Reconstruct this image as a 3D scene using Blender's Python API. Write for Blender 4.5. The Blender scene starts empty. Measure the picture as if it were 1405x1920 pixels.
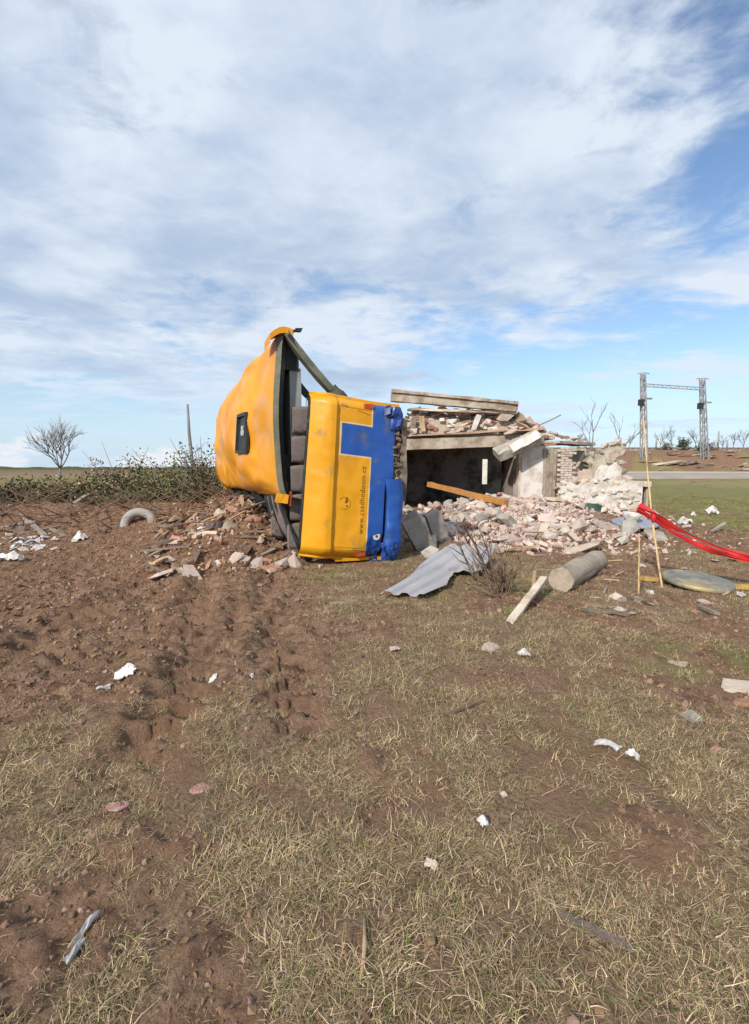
import bpy, bmesh, math, random
import numpy as np
from mathutils import Vector, Matrix, Euler

# ------------------------------------------------------------------ camera, sky, sun, exposure
scene = bpy.context.scene
COL = scene.collection
F_PX, CAM_H = 900.0, 1.55
PITCH = math.atan(84 / F_PX)
SUN_EL, SUN_AZ = math.radians(34), math.radians(214)      # compass bearing from +Y clockwise: behind the camera, to its left
SUN_STRENGTH, SKY_STRENGTH, EXPOSURE = 4.2, 0.145, 0.0

cam_d = bpy.data.cameras.new('camera')
cam_d.sensor_fit = 'VERTICAL'
cam_d.sensor_height = 36.0
cam_d.sensor_width = 26.34
cam_d.lens = F_PX / 1920 * 36
cam_d.clip_start, cam_d.clip_end = 0.05, 9000
cam = bpy.data.objects.new('camera', cam_d)
COL.objects.link(cam)
cam.location = (0, 0, CAM_H)
cam.rotation_euler = (math.pi / 2 - PITCH, 0, 0)
scene.camera = cam


class NT:
    """small helper round a node tree"""
    def __init__(self, tree):
        self.t = tree; self.n = tree.nodes; self.l = tree.links

    def node(self, typ, **kw):
        n = self.n.new(typ)
        for k, v in kw.items():
            setattr(n, k, v)
        return n

    def put(self, sock, val):
        if hasattr(val, 'is_output') or isinstance(val, bpy.types.NodeSocket):
            self.l.new(val, sock)
        else:
            sock.default_value = val

    def math(self, op, a, b=None, c=None, clamp=False):
        n = self.node('ShaderNodeMath', operation=op, use_clamp=clamp)
        self.put(n.inputs[0], a)
        if b is not None: self.put(n.inputs[1], b)
        if c is not None: self.put(n.inputs[2], c)
        return n.outputs[0]

    def vmath(self, op, a, b=None):
        n = self.node('ShaderNodeVectorMath', operation=op)
        self.put(n.inputs[0], a)
        if b is not None: self.put(n.inputs[1], b)
        return n.outputs[0]

    def noise(self, vec, scale, detail=4, rough=0.55, dist=0.0, lac=2.0, color=False):
        n = self.node('ShaderNodeTexNoise')
        self.put(n.inputs['Vector'], vec)
        n.inputs['Scale'].default_value = scale
        n.inputs['Detail'].default_value = detail
        n.inputs['Roughness'].default_value = rough
        n.inputs['Lacunarity'].default_value = lac
        n.inputs['Distortion'].default_value = dist
        return n.outputs['Color' if color else 'Fac']

    def ss(self, x, lo, hi, to0=0.0, to1=1.0):
        n = self.node('ShaderNodeMapRange', interpolation_type='SMOOTHSTEP')
        self.put(n.inputs['Value'], x)
        n.inputs['From Min'].default_value = lo
        n.inputs['From Max'].default_value = hi
        n.inputs['To Min'].default_value = to0
        n.inputs['To Max'].default_value = to1
        return n.outputs[0]

    def mix(self, f, a, b, blend='MIX'):
        n = self.node('ShaderNodeMix', data_type='RGBA', blend_type=blend)
        self.put(n.inputs[0], f)
        for s, v in ((n.inputs[6], a), (n.inputs[7], b)):
            if isinstance(v, (tuple, list)): v = tuple(v)[:3] + (1.0,)
            self.put(s, v)
        return n.outputs[2]

    def mapping(self, vec, scale=(1, 1, 1), loc=(0, 0, 0), rot=(0, 0, 0)):
        n = self.node('ShaderNodeMapping')
        self.put(n.inputs['Vector'], vec)
        n.inputs['Location'].default_value = loc
        n.inputs['Rotation'].default_value = rot
        n.inputs['Scale'].default_value = scale
        return n.outputs[0]


world = bpy.data.worlds.new('World')
scene.world = world
world.use_nodes = True
w = NT(world.node_tree)
w.n.clear()
out = w.node('ShaderNodeOutputWorld')
bg = w.node('ShaderNodeBackground')
sky = w.node('ShaderNodeTexSky', sky_type='NISHITA')
sky.sun_disc = False
sky.sun_elevation = SUN_EL
sky.sun_rotation = SUN_AZ
sky.altitude = 200
sky.air_density, sky.dust_density, sky.ozone_density = 1.2, 0.6, 1.6
skyc = w.mix(1.0, sky.outputs[0], (SKY_STRENGTH * 0.92, SKY_STRENGTH, SKY_STRENGTH * 1.10), 'MULTIPLY')
tc = w.node('ShaderNodeTexCoord')
d = tc.outputs['Generated']
sep = w.node('ShaderNodeSeparateXYZ'); w.l.new(d, sep.inputs[0])
zz = w.math('MAXIMUM', sep.outputs[2], 0.0)
den = w.math('ADD', zz, 0.10)
cx = w.math('DIVIDE', sep.outputs[0], den)
cy = w.math('DIVIDE', sep.outputs[1], den)
comb = w.node('ShaderNodeCombineXYZ'); w.l.new(cx, comb.inputs[0]); w.l.new(cy, comb.inputs[1])
plane = comb.outputs[0]
# a broken cloud deck: its torn edge lies to the east, clearer air low in the distance
f1 = w.math('SUBTRACT', w.math('SUBTRACT', 1.53, cx), w.math('MULTIPLY', cy, 0.28))
f2 = w.math('MULTIPLY', w.math('SUBTRACT', 4.4, cy), 0.7)
edge = w.math('MINIMUM', f1, f2)
edge = w.ss(edge, -0.7, 0.9, -0.085, 0.14)
n_big = w.noise(w.mapping(plane, loc=(3.1, 7.3, 0)), 0.50, 3, 0.5, 0.4)
n_mid = w.noise(w.mapping(plane, scale=(1.0, 1.1, 1), rot=(0, 0, 0.5), loc=(1.7, 2.9, 4)), 1.9, 8, 0.56, 0.2)
n_fine = w.noise(w.mapping(plane, scale=(1, 1.1, 1), loc=(9.2, 0.4, 2)), 4.6, 7, 0.62, 0.35)
dens = w.math('ADD', w.math('MULTIPLY', n_big, 0.42), w.math('MULTIPLY', n_mid, 0.58))
dens = w.math('ADD', dens, edge)
dens = w.math('ADD', dens, w.math('MULTIPLY', w.math('SUBTRACT', n_fine, 0.5), 0.32))
mask = w.ss(dens, 0.465, 0.64)
lowfade = w.ss(sep.outputs[2], 0.0, 0.09, 0.45, 1.0)
mask = w.math('MULTIPLY', mask, lowfade)
# far bank of cumulus tops standing low over the horizon (noise in azimuth and height)
az = w.math('ARCTAN2', sep.outputs[0], sep.outputs[1])
cb = w.node('ShaderNodeCombineXYZ'); w.l.new(az, cb.inputs[0]); w.l.new(w.math('MULTIPLY', sep.outputs[2], 2.2), cb.inputs[1])
n_low = w.noise(w.mapping(cb.outputs[0], loc=(5.35, 0.2, 0)), 5.0, 6, 0.55, 0.2)
low = w.math('SUBTRACT', n_low, w.math('MULTIPLY', sep.outputs[2], 3.4))
low = w.ss(low, 0.475, 0.525, 0.0, 0.85)
# cloud brightness: thick parts greyer blue, thin edges white
shade = w.noise(w.mapping(plane, scale=(1.0, 1.1, 1), loc=(4.4, 8.8, 1)), 1.3, 6, 0.52, 0.2)
shade = w.math('ADD', shade, w.math('MULTIPLY', w.math('SUBTRACT', n_fine, 0.5), 0.48))
shade = w.ss(shade, 0.30, 0.72)
thick = w.ss(dens, 0.52, 0.86)
lit = w.math('SUBTRACT', shade, w.math('MULTIPLY', thick, 0.42))
lit = w.math('ADD', lit, 0.30, clamp=True)
ccol = w.mix(lit, (0.40, 0.525, 0.72), (0.76, 0.845, 0.955))
colr = w.mix(mask, skyc, ccol)
# loose white puffs drifting in the clear air
n_puff = w.noise(w.mapping(plane, scale=(0.8, 1.25, 1), loc=(2.35, 5.2, 7)), 1.5, 9, 0.58, 0.15)
puff = w.math('MULTIPLY', w.ss(n_puff, 0.475, 0.64), w.math('SUBTRACT', 1.0, mask))
colr = w.mix(w.math('MULTIPLY', puff, 0.9), colr, (0.82, 0.88, 0.96))
hz = w.ss(sep.outputs[2], 0.0, 0.26, 0.75, 0.0)
colr = w.mix(hz, colr, (0.58, 0.77, 0.98))
colr = w.mix(low, colr, (0.86, 0.90, 0.95))
w.l.new(colr, bg.inputs[0])
bg.inputs[1].default_value = 1.0
w.l.new(bg.outputs[0], out.inputs[0])

sun_d = bpy.data.lights.new('sun', 'SUN')
sun_d.energy = SUN_STRENGTH
sun_d.angle = math.radians(2.0)
sun_d.color = (1.0, 0.93, 0.83)
sun = bpy.data.objects.new('sun', sun_d)
COL.objects.link(sun)
sdir = Vector((math.sin(SUN_AZ) * math.cos(SUN_EL), math.cos(SUN_AZ) * math.cos(SUN_EL), math.sin(SUN_EL)))
sun.rotation_euler = sdir.to_track_quat('Z', 'Y').to_euler()
sun.location = (0, -5, 12)

vs = scene.view_settings
vs.view_transform = 'Standard'; vs.look = 'None'; vs.exposure = EXPOSURE; vs.gamma = 1.0
vs.use_curve_mapping = False
scene.cycles.max_bounces = 6
scene.cycles.diffuse_bounces = 3

# ------------------------------------------------------------------ numeric helpers
rng = random.Random(7)
nr = np.random.default_rng(11)


def ray(px, py):
    """direction through a pixel of the photograph (used only to measure where things stand)"""
    a = (px - 702.5) / F_PX; u = -(py - 960) / F_PX
    return a, math.cos(PITCH) + u * math.sin(PITCH), -math.sin(PITCH) + u * math.cos(PITCH)


def at(px, py, Y):
    a, b, c = ray(px, py); s = Y / b
    return Vector((a * s, Y, CAM_H + c * s))


def G(px, py, z=0.0):
    a, b, c = ray(px, py); s = (z - CAM_H) / c
    return Vector((a * s, b * s, z))


def _hash(ix, iy, seed):
    h = (ix.astype(np.int64) * 374761393 + iy.astype(np.int64) * 668265263 + seed * 2147483647 + 1013904223) & 0xFFFFFFFF
    h = ((h ^ (h >> 13)) * 1274126177) & 0xFFFFFFFF
    h = ((h ^ (h >> 16)) * 2246822519) & 0xFFFFFFFF
    return ((h ^ (h >> 15)) & 0xFFFFFF) / float(0xFFFFFF)


def vn(x, y, seed=0):
    x = np.asarray(x, float); y = np.asarray(y, float)
    ix = np.floor(x); iy = np.floor(y); fx = x - ix; fy = y - iy
    fx = fx * fx * fx * (fx * (fx * 6 - 15) + 10); fy = fy * fy * fy * (fy * (fy * 6 - 15) + 10)
    a = _hash(ix, iy, seed); b = _hash(ix + 1, iy, seed); c = _hash(ix, iy + 1, seed); e = _hash(ix + 1, iy + 1, seed)
    return (a + (b - a) * fx) * (1 - fy) + (c + (e - c) * fx) * fy


def fbm(x, y, oct=4, seed=0, gain=0.5):
    s = 0; amp = 1; tot = 0; fr = 1.0
    for i in range(oct):
        c, sn = math.cos(0.6 * i), math.sin(0.6 * i)
        s = s + amp * vn((x * c - y * sn) * fr, (x * sn + y * c) * fr, seed + i * 17); tot += amp
        amp *= gain; fr *= 2.03
    return s / tot


def sst(x, lo, hi):
    t = np.clip((np.asarray(x, float) - lo) / (hi - lo), 0, 1)
    return t * t * (3 - 2 * t)


# the bus lies on its side: u = up the bus (to the photo's left), w = along the bus away from us, v = world up
BA = math.radians(22)
BO = Vector((0.41, 7.7, 0.0))
BU = Vector((-math.cos(BA), -math.sin(BA), 0)); BW = Vector((-math.sin(BA), math.cos(BA), 0))


def B(u, w_, v):
    return BO + BU * (u - 0.055 * v) + BW * w_ + Vector((0, 0, v))


# ------------------------------------------------------------------ terrain
TRACKS = [(-1.15, 2.0, -0.045), (-2.75, 1.2, -0.05), (0.35, 2.4, -0.29), (-0.35, 2.6, -0.31)]     # x at y = 0 of the track's line, start, slope


def track_at(x, y):
    m = np.zeros_like(np.asarray(x, float))
    for x0, y0, sl in TRACKS: m = np.maximum(m, (np.abs(x - (x0 + sl * y)) < 0.24) * sst(y, y0 - 0.3, y0 + 0.6) * (1 - sst(y, 7, 8.5)))
    return m


def soil_mask(x, y):
    x = np.asarray(x, float); y = np.asarray(y, float)
    n = fbm(x * 0.9, y * 0.9, 4, 5) - 0.5
    n2 = fbm(x * 2.6, y * 2.6, 3, 9) - 0.5
    xb = -0.15 - 0.19 * (y - 3.0)
    left = sst(xb - x + 1.1 * n + 0.5 * n2, -0.35, 0.45) * sst(y + 1.2 * n, 2.2, 3.6) * (1 - sst(y, 15, 19))
    near = 0.7 * sst(n + 0.8 * n2 + 0.10 * sst(-x, 0.2, 1.6), 0.05, 0.22)
    right = sst(n * 1.2 + n2 * .6, -0.02, 0.16) * sst(x, 1.2, 3) * sst(y, 4.6, 6.5) * (1 - sst(y, 13, 17))
    rub = sst(x, 0.5, 2) * (1 - sst(x, 7, 10)) * sst(y, 8, 9.5) * (1 - sst(y, 18, 22))
    m = np.maximum(np.maximum(left, near), np.maximum(right * 0.8, rub))
    m = np.maximum(m, 0.85 * sst(y, 56, 59) * (1 - sst(y, 90, 120)) * sst(x, -14, 10) * sst(fbm(x * 0.12, y * 0.3, 3, 66), 0.22, 0.45))
    for x0, y0, sl in TRACKS:
        dd = np.abs(x - (x0 + sl * y))
        m = np.maximum(m, 0.85 * (1 - sst(dd + 0.25 * n, 0.16, 0.34)) * sst(y, y0 - 0.3, y0 + 0.6) * (1 - sst(y, 7.5, 9)))
    return np.clip(m, 0, 1)


def dust_mask(x, y):
    x = np.asarray(x, float); y = np.asarray(y, float)
    n = fbm(x * 1.6, y * 1.6, 4, 71)
    m = np.exp(-(((x - 3.6) / 2.5) ** 2 + ((y - 13.0) / 3.2) ** 2)) + 0.8 * np.exp(-(((x - 6.6) / 1.8) ** 2 + ((y - 14.6) / 1.8) ** 2))
    return np.clip(sst(m + (n - 0.5) * 0.9, 0.25, 0.75), 0, 1)


def green_mask(x, y):
    x = np.asarray(x, float); y = np.asarray(y, float)
    n = fbm(x * 0.8 + 3, y * 0.8, 4, 21) - 0.5
    g = 0.55 * sst(n, 0.06, 0.25) * sst(y, 1.6, 3.6) + 0.16
    g = np.maximum(g, sst(x - 4.6 + 2 * n, 0, 2.5) * sst(y, 8.5, 12) * 0.9)
    g = np.maximum(g, sst(-x - 3 + 3 * n, 0, 2) * sst(y + 3 * n, 15, 19) * (1 - sst(y, 60, 130)) * 0.95)
    return np.clip(g, 0, 1)


def H(x, y, s=None):
    x = np.asarray(x, float); y = np.asarray(y, float)
    z = 0.95 * sst(y, 20, 54) * sst(x, -2, 10)
    z = z + 2.95 * sst(y, 57, 66) * sst(x, -14, 10)
    near = 1 - sst(y, 40, 90)
    z = z + near * 0.10 * (fbm(x * 0.35, y * 0.35, 3, 2) - 0.5) * sst(np.hypot(x, y), 0.5, 3)
    if s is None: s = soil_mask(x, y)
    z = z + near * (0.030 + 0.10 * s) * (fbm(x * 2.3, y * 2.3, 4, 31) - 0.5)
    rid = 1 - np.abs(2 * fbm((x * 0.35 + y * 0.94) * 5.0, (x * 0.94 - y * 0.35) * 1.5, 3, 41) - 1)
    z = z + near * s * 0.085 * (rid - 0.6) + near * 0.030 * (vn(x * 15, y * 15, 3) - 0.5) * (0.5 + s) + near * s * 0.06 * np.abs(fbm(x * 6.5, y * 6.5, 2, 83) - 0.5)
    for k, (x0, y0, sl) in enumerate(TRACKS):
        dx = x - (x0 + sl * y) + 0.10 * (vn(y * 0.8, y * 0 + k, 77) - 0.5)
        on = sst(y, y0 - 0.3, y0 + 0.6) * (1 - sst(y, 7.0, 8.5))
        prof = np.exp(-(dx / 0.17) ** 4)
        ridge = np.exp(-((np.abs(dx) - 0.29) / 0.08) ** 2)
        cleat = np.sign(np.sin(2 * math.pi * (y + 0.55 * np.abs(dx)) / 0.25 + 0.8 * vn(x * 2, y * 2, 60))) * 0.8
        z = z + on * (-0.038 * prof + 0.022 * ridge + prof * 0.055 * cleat * (0.4 + 0.8 * vn(y * 1.7, y * 0 + 3 * k, 5)))
    # rubble mound before the house
    z = z + 0.50 * np.exp(-(((x - 4.2) / 2.7) ** 2 + ((y - 14.0) / 3.2) ** 2)) * (0.8 + 0.6 * fbm(x * 1.1, y * 1.1, 3, 8))
    z = z + 0.12 * np.exp(-(((x - 1.6) / 0.9) ** 2 + ((y - 9.6) / 1.3) ** 2))
    # spoil under the bus roof
    rx = x - BO.x; ry = y - BO.y
    u = rx * BU.x + ry * BU.y; ww = rx * BW.x + ry * BW.y
    z = z + 0.62 * np.exp(-((u - 1.9) / 0.62) ** 2) * sst(ww, 1.3, 3.4) * (1 - sst(ww, 9.5, 12)) * (0.75 + 0.5 * fbm(x * 1.7, y * 1.7, 3, 12))
    z = z + 0.24 * np.exp(-((u - 3.0) / 1.0) ** 2) * sst(ww, 0.7, 2.2) * (1 - sst(ww, 9, 12))
    # soil bank on the photo's far left
    z = z + 0.42 * sst(-x, 3.5, 6.5) * np.exp(-((y - 13.2 + 0.25 * (x + 7)) / 1.5) ** 2) * (0.6 + 0.8 * fbm(x * 0.9, y * 0.9, 3, 14))
    return z


def Hs(x, y):
    return float(H(np.array([x]), np.array([y]))[0])


# ------------------------------------------------------------------ object helpers
def tag(o, label=None, cat=None, group=None, kind=None):
    if label: o['label'] = label
    if cat: o['category'] = cat
    if group: o['group'] = group
    if kind: o['kind'] = kind
    return o


BASE = {}


def empty(name, loc, label, cat, group=None):
    o = bpy.data.objects.new(name, None)
    COL.objects.link(o)
    o.location = loc
    o.empty_display_size = 0.2
    BASE[o.name] = Vector(loc)
    return tag(o, label, cat, group)


class MB:
    def __init__(self):
        self.v = []; self.f = []; self.m = []; self.sm = []

    def add(self, vs_, fs, mi=0, smooth=False):
        k = len(self.v)
        self.v.extend(tuple(p) for p in vs_)
        for f in fs:
            self.f.append(tuple(i + k for i in f)); self.m.append(mi); self.sm.append(smooth)

    def obox(self, c, ax, ay, az, mi=0, jit=0.0):
        """box given its centre and three half-axis vectors"""
        c = Vector(c); ax = Vector(ax); ay = Vector(ay); az = Vector(az)
        P = []
        for sz in (-1, 1):
            for sx, sy in ((-1, -1), (1, -1), (1, 1), (-1, 1)):
                p = c + ax * sx + ay * sy + az * sz
                if jit: p += Vector((rng.uniform(-jit, jit), rng.uniform(-jit, jit), rng.uniform(-jit, jit)))
                P.append(p)
        self.add(P, [(3, 2, 1, 0), (4, 5, 6, 7), (0, 1, 5, 4), (1, 2, 6, 5), (2, 3, 7, 6), (3, 0, 4, 7)], mi)

    def box(self, lo, hi, mi=0, jit=0.0):
        lo = Vector(lo); hi = Vector(hi); h = (hi - lo) / 2
        self.obox((lo + hi) / 2, (h.x, 0, 0), (0, h.y, 0), (0, 0, h.z), mi, jit)

    def beam(self, a, b, wd, th, up=(0, 0, 1), mi=0, seg=1, jit=0.0, bow=0.0):
        """rectangular bar from a to b, sub-divided and slightly uneven"""
        a = Vector(a); b = Vector(b); t = (b - a).normalized(); up = Vector(up)
        s = t.cross(up).normalized(); n = s.cross(t).normalized()
        rings = []
        for i in range(seg + 1):
            q = i / seg; c = a.lerp(b, q) + n * bow * math.sin(math.pi * q)
            r = []
            for sx, sn in ((-1, -1), (1, -1), (1, 1), (-1, 1)):
                p = c + s * sx * wd / 2 + n * sn * th / 2
                if jit: p += Vector((rng.uniform(-jit, jit), rng.uniform(-jit, jit), rng.uniform(-jit, jit)))
                r.append(p)
            rings.append(r)
        V = [p for r in rings for p in r]; Fs = [(3, 2, 1, 0), tuple(4 * seg + i for i in range(4))]
        for i in range(seg):
            for j in range(4):
                Fs.append((4 * i + j, 4 * i + (j + 1) % 4, 4 * i + 4 + (j + 1) % 4, 4 * i + 4 + j))
        self.add(V, Fs, mi)

    def tube(self, pts, rad, n=6, mi=0, smooth=True, cap=True):
        pts = [Vector(p) for p in pts]
        if not isinstance(rad, (list, tuple)): rad = [rad] * len(pts)
        V = []; Fs = []
        for i, p in enumerate(pts):
            t = (pts[min(i + 1, len(pts) - 1)] - pts[max(i - 1, 0)])
            if t.length < 1e-9: t = Vector((0, 0, 1))
            t.normalize()
            ref = Vector((0, 0, 1)) if abs(t.z) < 0.9 else Vector((1, 0, 0))
            s = t.cross(ref).normalized(); q = s.cross(t)
            for j in range(n):
                a = 2 * math.pi * j / n
                V.append(p + (s * math.cos(a) + q * math.sin(a)) * rad[i])
        for i in range(len(pts) - 1):
            for j in range(n):
                Fs.append((i * n + j, i * n + (j + 1) % n, (i + 1) * n + (j + 1) % n, (i + 1) * n + j))
        if cap:
            Fs.append(tuple(range(n))[::-1]); Fs.append(tuple((len(pts) - 1) * n + j for j in range(n)))
        self.add(V, Fs, mi, smooth)

    def grid(self, P, mi=0, smooth=True, mif=None):
        """P[i][j] points"""
        ni, nj = len(P), len(P[0])
        k = len(self.v)
        for r in P: self.v.extend(tuple(p) for p in r)
        for i in range(ni - 1):
            for j in range(nj - 1):
                self.f.append((k + i * nj + j, k + i * nj + j + 1, k + (i + 1) * nj + j + 1, k + (i + 1) * nj + j))
                self.m.append(mif(i, j) if mif else mi); self.sm.append(smooth)

    def disc(self, c, ax, ay, n=20, mi=0, r0=0.0):
        c = Vector(c); ax = Vector(ax); ay = Vector(ay)
        V = [c + ax * math.cos(2 * math.pi * i / n) + ay * math.sin(2 * math.pi * i / n) for i in range(n)]
        if r0 <= 0:
            self.add(V, [tuple(range(n))], mi)
        else:
            V += [c + (ax * math.cos(2 * math.pi * i / n) + ay * math.sin(2 * math.pi * i / n)) * r0 for i in range(n)]
            self.add(V, [(i, (i + 1) % n, n + (i + 1) % n, n + i) for i in range(n)], mi)

    def lathe(self, c, prof, n=28, axis=(0, 0, 1), mi=0, smooth=True):
        axis = Vector(axis).normalized()
        ref = Vector((1, 0, 0)) if abs(axis.x) < 0.9 else Vector((0, 1, 0))
        s = axis.cross(ref).normalized(); q = axis.cross(s)
        c = Vector(c)
        P = []
        for r, h in prof:
            P.append([c + axis * h + (s * math.cos(2 * math.pi * j / n) + q * math.sin(2 * math.pi * j / n)) * r for j in range(n + 1)])
        self.grid(P, mi, smooth)

    def build(self, name, mats, parent=None, origin=None):
        if not isinstance(mats, (list, tuple)): mats = [mats]
        if parent is not None: org = BASE[parent.name]
        elif origin is not None: org = Vector(origin)
        else:
            a = np.array(self.v); lo = a.min(0); hi = a.max(0)
            org = Vector(((lo[0] + hi[0]) / 2, (lo[1] + hi[1]) / 2, lo[2]))
        me = bpy.data.meshes.new(name)
        me.from_pydata([(p[0] - org.x, p[1] - org.y, p[2] - org.z) for p in self.v], [], self.f)
        for m in mats: me.materials.append(m)
        me.polygons.foreach_set('material_index', self.m)
        me.polygons.foreach_set('use_smooth', self.sm)
        me.update()
        o = bpy.data.objects.new(name, me)
        COL.objects.link(o)
        if parent is not None: o.parent = parent
        else: o.location = org
        BASE[o.name] = org
        return o


# ------------------------------------------------------------------ materials
MATS = {}


def mat(name, c1, c2=None, scale=3.0, rough=0.85, bump=0.0, bscale=None, rnd=0.0, lo=0.35, hi=0.65, dirt=None, dirt_amt=0.0,
        dirt_scale=2.0, metallic=0.0, spec=0.3, detail=6, stretch=(1, 1, 1), coords='Object', c3=None, spots=None):
    m = bpy.data.materials.new(name)
    m.use_nodes = True
    t = NT(m.node_tree)
    bs = t.n['Principled BSDF']
    bs.inputs['Roughness'].default_value = rough
    bs.inputs['Metallic'].default_value = metallic
    bs.inputs['Specular IOR Level'].default_value = spec
    tcn = t.node('ShaderNodeTexCoord')
    vec = t.mapping(tcn.outputs[coords], scale=stretch)
    oi = t.node('ShaderNodeObjectInfo')
    off = t.node('ShaderNodeCombineXYZ')
    for i in range(3): t.l.new(t.math('MULTIPLY', oi.outputs['Random'], 37.0 + 11 * i), off.inputs[i])
    if rnd: vec = t.vmath('ADD', vec, off.outputs[0])
    nz = t.noise(vec, scale, detail, 0.6)
    col = t.mix(t.ss(nz, lo, hi), c1, c2 or c1)
    if c3: col = t.mix(t.ss(t.noise(vec, scale * 0.37, 4, 0.6), 0.5, 0.66), col, c3)
    if dirt is not None:
        dn = t.noise(t.vmath('ADD', vec, (5.1, 2.2, 9.7)), dirt_scale, 8, 0.68)
        col = t.mix(t.ss(dn, 0.62 - dirt_amt * 0.3, 0.72 - dirt_amt * 0.12), col, dirt)
    if spots:
        sn = t.noise(t.vmath('ADD', vec, (1.1, 7.2, 3.7)), spots[1], 5, 0.7)
        col = t.mix(t.ss(sn, spots[2], spots[2] + 0.03), col, spots[0])
    if rnd:
        hsv = t.node('ShaderNodeHueSaturation')
        t.l.new(col, hsv.inputs['Color'])
        t.l.new(t.math('ADD', t.math('MULTIPLY', oi.outputs['Random'], 2 * rnd), 1 - rnd), hsv.inputs['Value'])
        r2 = t.math('FRACT', t.math('MULTIPLY', oi.outputs['Random'], 7.31))
        t.l.new(t.math('ADD', t.math('MULTIPLY', r2, 0.9 * rnd), 1 - 0.55 * rnd), hsv.inputs['Saturation'])
        t.l.new(t.math('ADD', t.math('MULTIPLY', r2, 0.03), 0.485), hsv.inputs['Hue'])
        col = hsv.outputs[0]
    t.l.new(col, bs.inputs['Base Color'])
    if bump:
        bn = t.noise(vec, bscale or scale * 4, 7, 0.65)
        b = t.node('ShaderNodeBump')
        b.inputs['Strength'].default_value = min(1.0, bump)
        b.inputs['Distance'].default_value = 0.02
        t.l.new(bn, b.inputs['Height'])
        t.l.new(b.outputs[0], bs.inputs['Normal'])
    MATS[name] = m
    return m


M = MATS
mat('bus_yellow', (0.77, 0.35, 0.010), (0.71, 0.31, 0.008), 1.2, 0.42, 0.12, 2.0, dirt=(0.42, 0.25, 0.07), dirt_amt=0.2, dirt_scale=2.6, spec=0.4, spots=((0.26, 0.16, 0.06), 16.0, 0.70))
mat('roof_yellow', (0.78, 0.345, 0.012), (0.70, 0.27, 0.01), 1.1, 0.55, 0.35, 1.6, dirt=(0.62, 0.37, 0.19), dirt_amt=0.45, dirt_scale=1.0, spec=0.35, stretch=(1, 0.38, 1), spots=((0.30, 0.19, 0.09), 3.2, 0.66))
mat('bus_blue', (0.014, 0.075, 0.33), (0.02, 0.095, 0.39), 1.4, 0.4, 0.12, 3.0, dirt=(0.10, 0.12, 0.17), dirt_amt=0.25, dirt_scale=3.2, spec=0.5, spots=((0.55, 0.58, 0.62), 11.0, 0.70))
mat('blue_torn', (0.013, 0.055, 0.26), (0.012, 0.035, 0.16), 2.2, 0.45, 0.4, 5.0, spec=0.5, spots=((0.6, 0.62, 0.66), 7.0, 0.62))
mat('cream_line', (0.72, 0.55, 0.30), (0.66, 0.48, 0.22), 4, 0.5)
mat('rubber', (0.018, 0.02, 0.018), (0.03, 0.035, 0.03), 4, 0.6, 0.2, dirt=(0.11, 0.10, 0.085), dirt_amt=0.3)
mat('frame_green', (0.10, 0.115, 0.085), (0.15, 0.155, 0.115), 5, 0.55, 0.2, dirt=(0.21, 0.18, 0.12), dirt_amt=0.4)
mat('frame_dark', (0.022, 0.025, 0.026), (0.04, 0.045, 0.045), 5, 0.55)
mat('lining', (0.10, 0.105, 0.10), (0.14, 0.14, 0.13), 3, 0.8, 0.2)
mat('duct_grey', (0.26, 0.285, 0.28), (0.32, 0.345, 0.335), 3, 0.55, 0.1, dirt=(0.2, 0.17, 0.13), dirt_amt=0.2)
mat('seat_cloth', (0.19, 0.155, 0.145), (0.25, 0.205, 0.19), 12, 0.95, 0.4, 60, dirt=(0.20, 0.155, 0.12), dirt_amt=0.5, dirt_scale=3)
mat('seat_red', (0.25, 0.02, 0.02), (0.16, 0.015, 0.02), 6, 0.8)
mat('chassis', (0.085, 0.088, 0.075), (0.14, 0.13, 0.10), 6, 0.75, 0.5, dirt=(0.33, 0.25, 0.18), dirt_amt=0.7)
mat('print', (0.17, 0.085, 0.012), (0.20, 0.10, 0.015), 6, 0.6)
mat('print_faint', (0.38, 0.19, 0.02), (0.42, 0.21, 0.02), 6, 0.6)
mat('white_plastic', (0.56, 0.55, 0.54), (0.66, 0.65, 0.64), 8, 0.6, 0.3, rnd=0.15, dirt=(0.36, 0.28, 0.22), dirt_amt=0.6, dirt_scale=9)
mat('tail_red', (0.42, 0.03, 0.012), (0.5, 0.10, 0.02), 20, 0.3, spec=0.5)
mat('brick_pink', (0.52, 0.39, 0.325), (0.61, 0.49, 0.42), 5, 0.93, 0.7, 26, rnd=0.24, dirt=(0.58, 0.47, 0.39), dirt_amt=0.6, dirt_scale=5)
mat('brick_red', (0.36, 0.165, 0.11), (0.43, 0.22, 0.16), 6, 0.93, 0.7, 26, rnd=0.25, dirt=(0.46, 0.34, 0.27), dirt_amt=0.45, dirt_scale=5)
mat('mortar', (0.54, 0.45, 0.375), (0.46, 0.37, 0.30), 6, 0.95, 0.8, 24, rnd=0.18, dirt=(0.36, 0.27, 0.21), dirt_amt=0.4, dirt_scale=4)
mat('concrete', (0.37, 0.345, 0.30), (0.46, 0.43, 0.38), 3, 0.92, 0.6, 22, rnd=0.12, dirt=(0.26, 0.21, 0.165), dirt_amt=0.5, dirt_scale=3)
mat('concrete_tan', (0.47, 0.395, 0.31), (0.54, 0.465, 0.375), 2, 0.92, 0.6, 15, dirt=(0.27, 0.205, 0.15), dirt_amt=0.6, dirt_scale=1.7)
mat('plaster', (0.60, 0.52, 0.45), (0.67, 0.60, 0.53), 2, 0.93, 0.4, 20, dirt=(0.43, 0.33, 0.27), dirt_amt=0.5, dirt_scale=1.6)
mat('plaster_white', (0.68, 0.64, 0.58), (0.74, 0.71, 0.66), 2, 0.93, 0.4, 20, dirt=(0.50, 0.41, 0.34), dirt_amt=0.65, dirt_scale=2.1)
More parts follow.
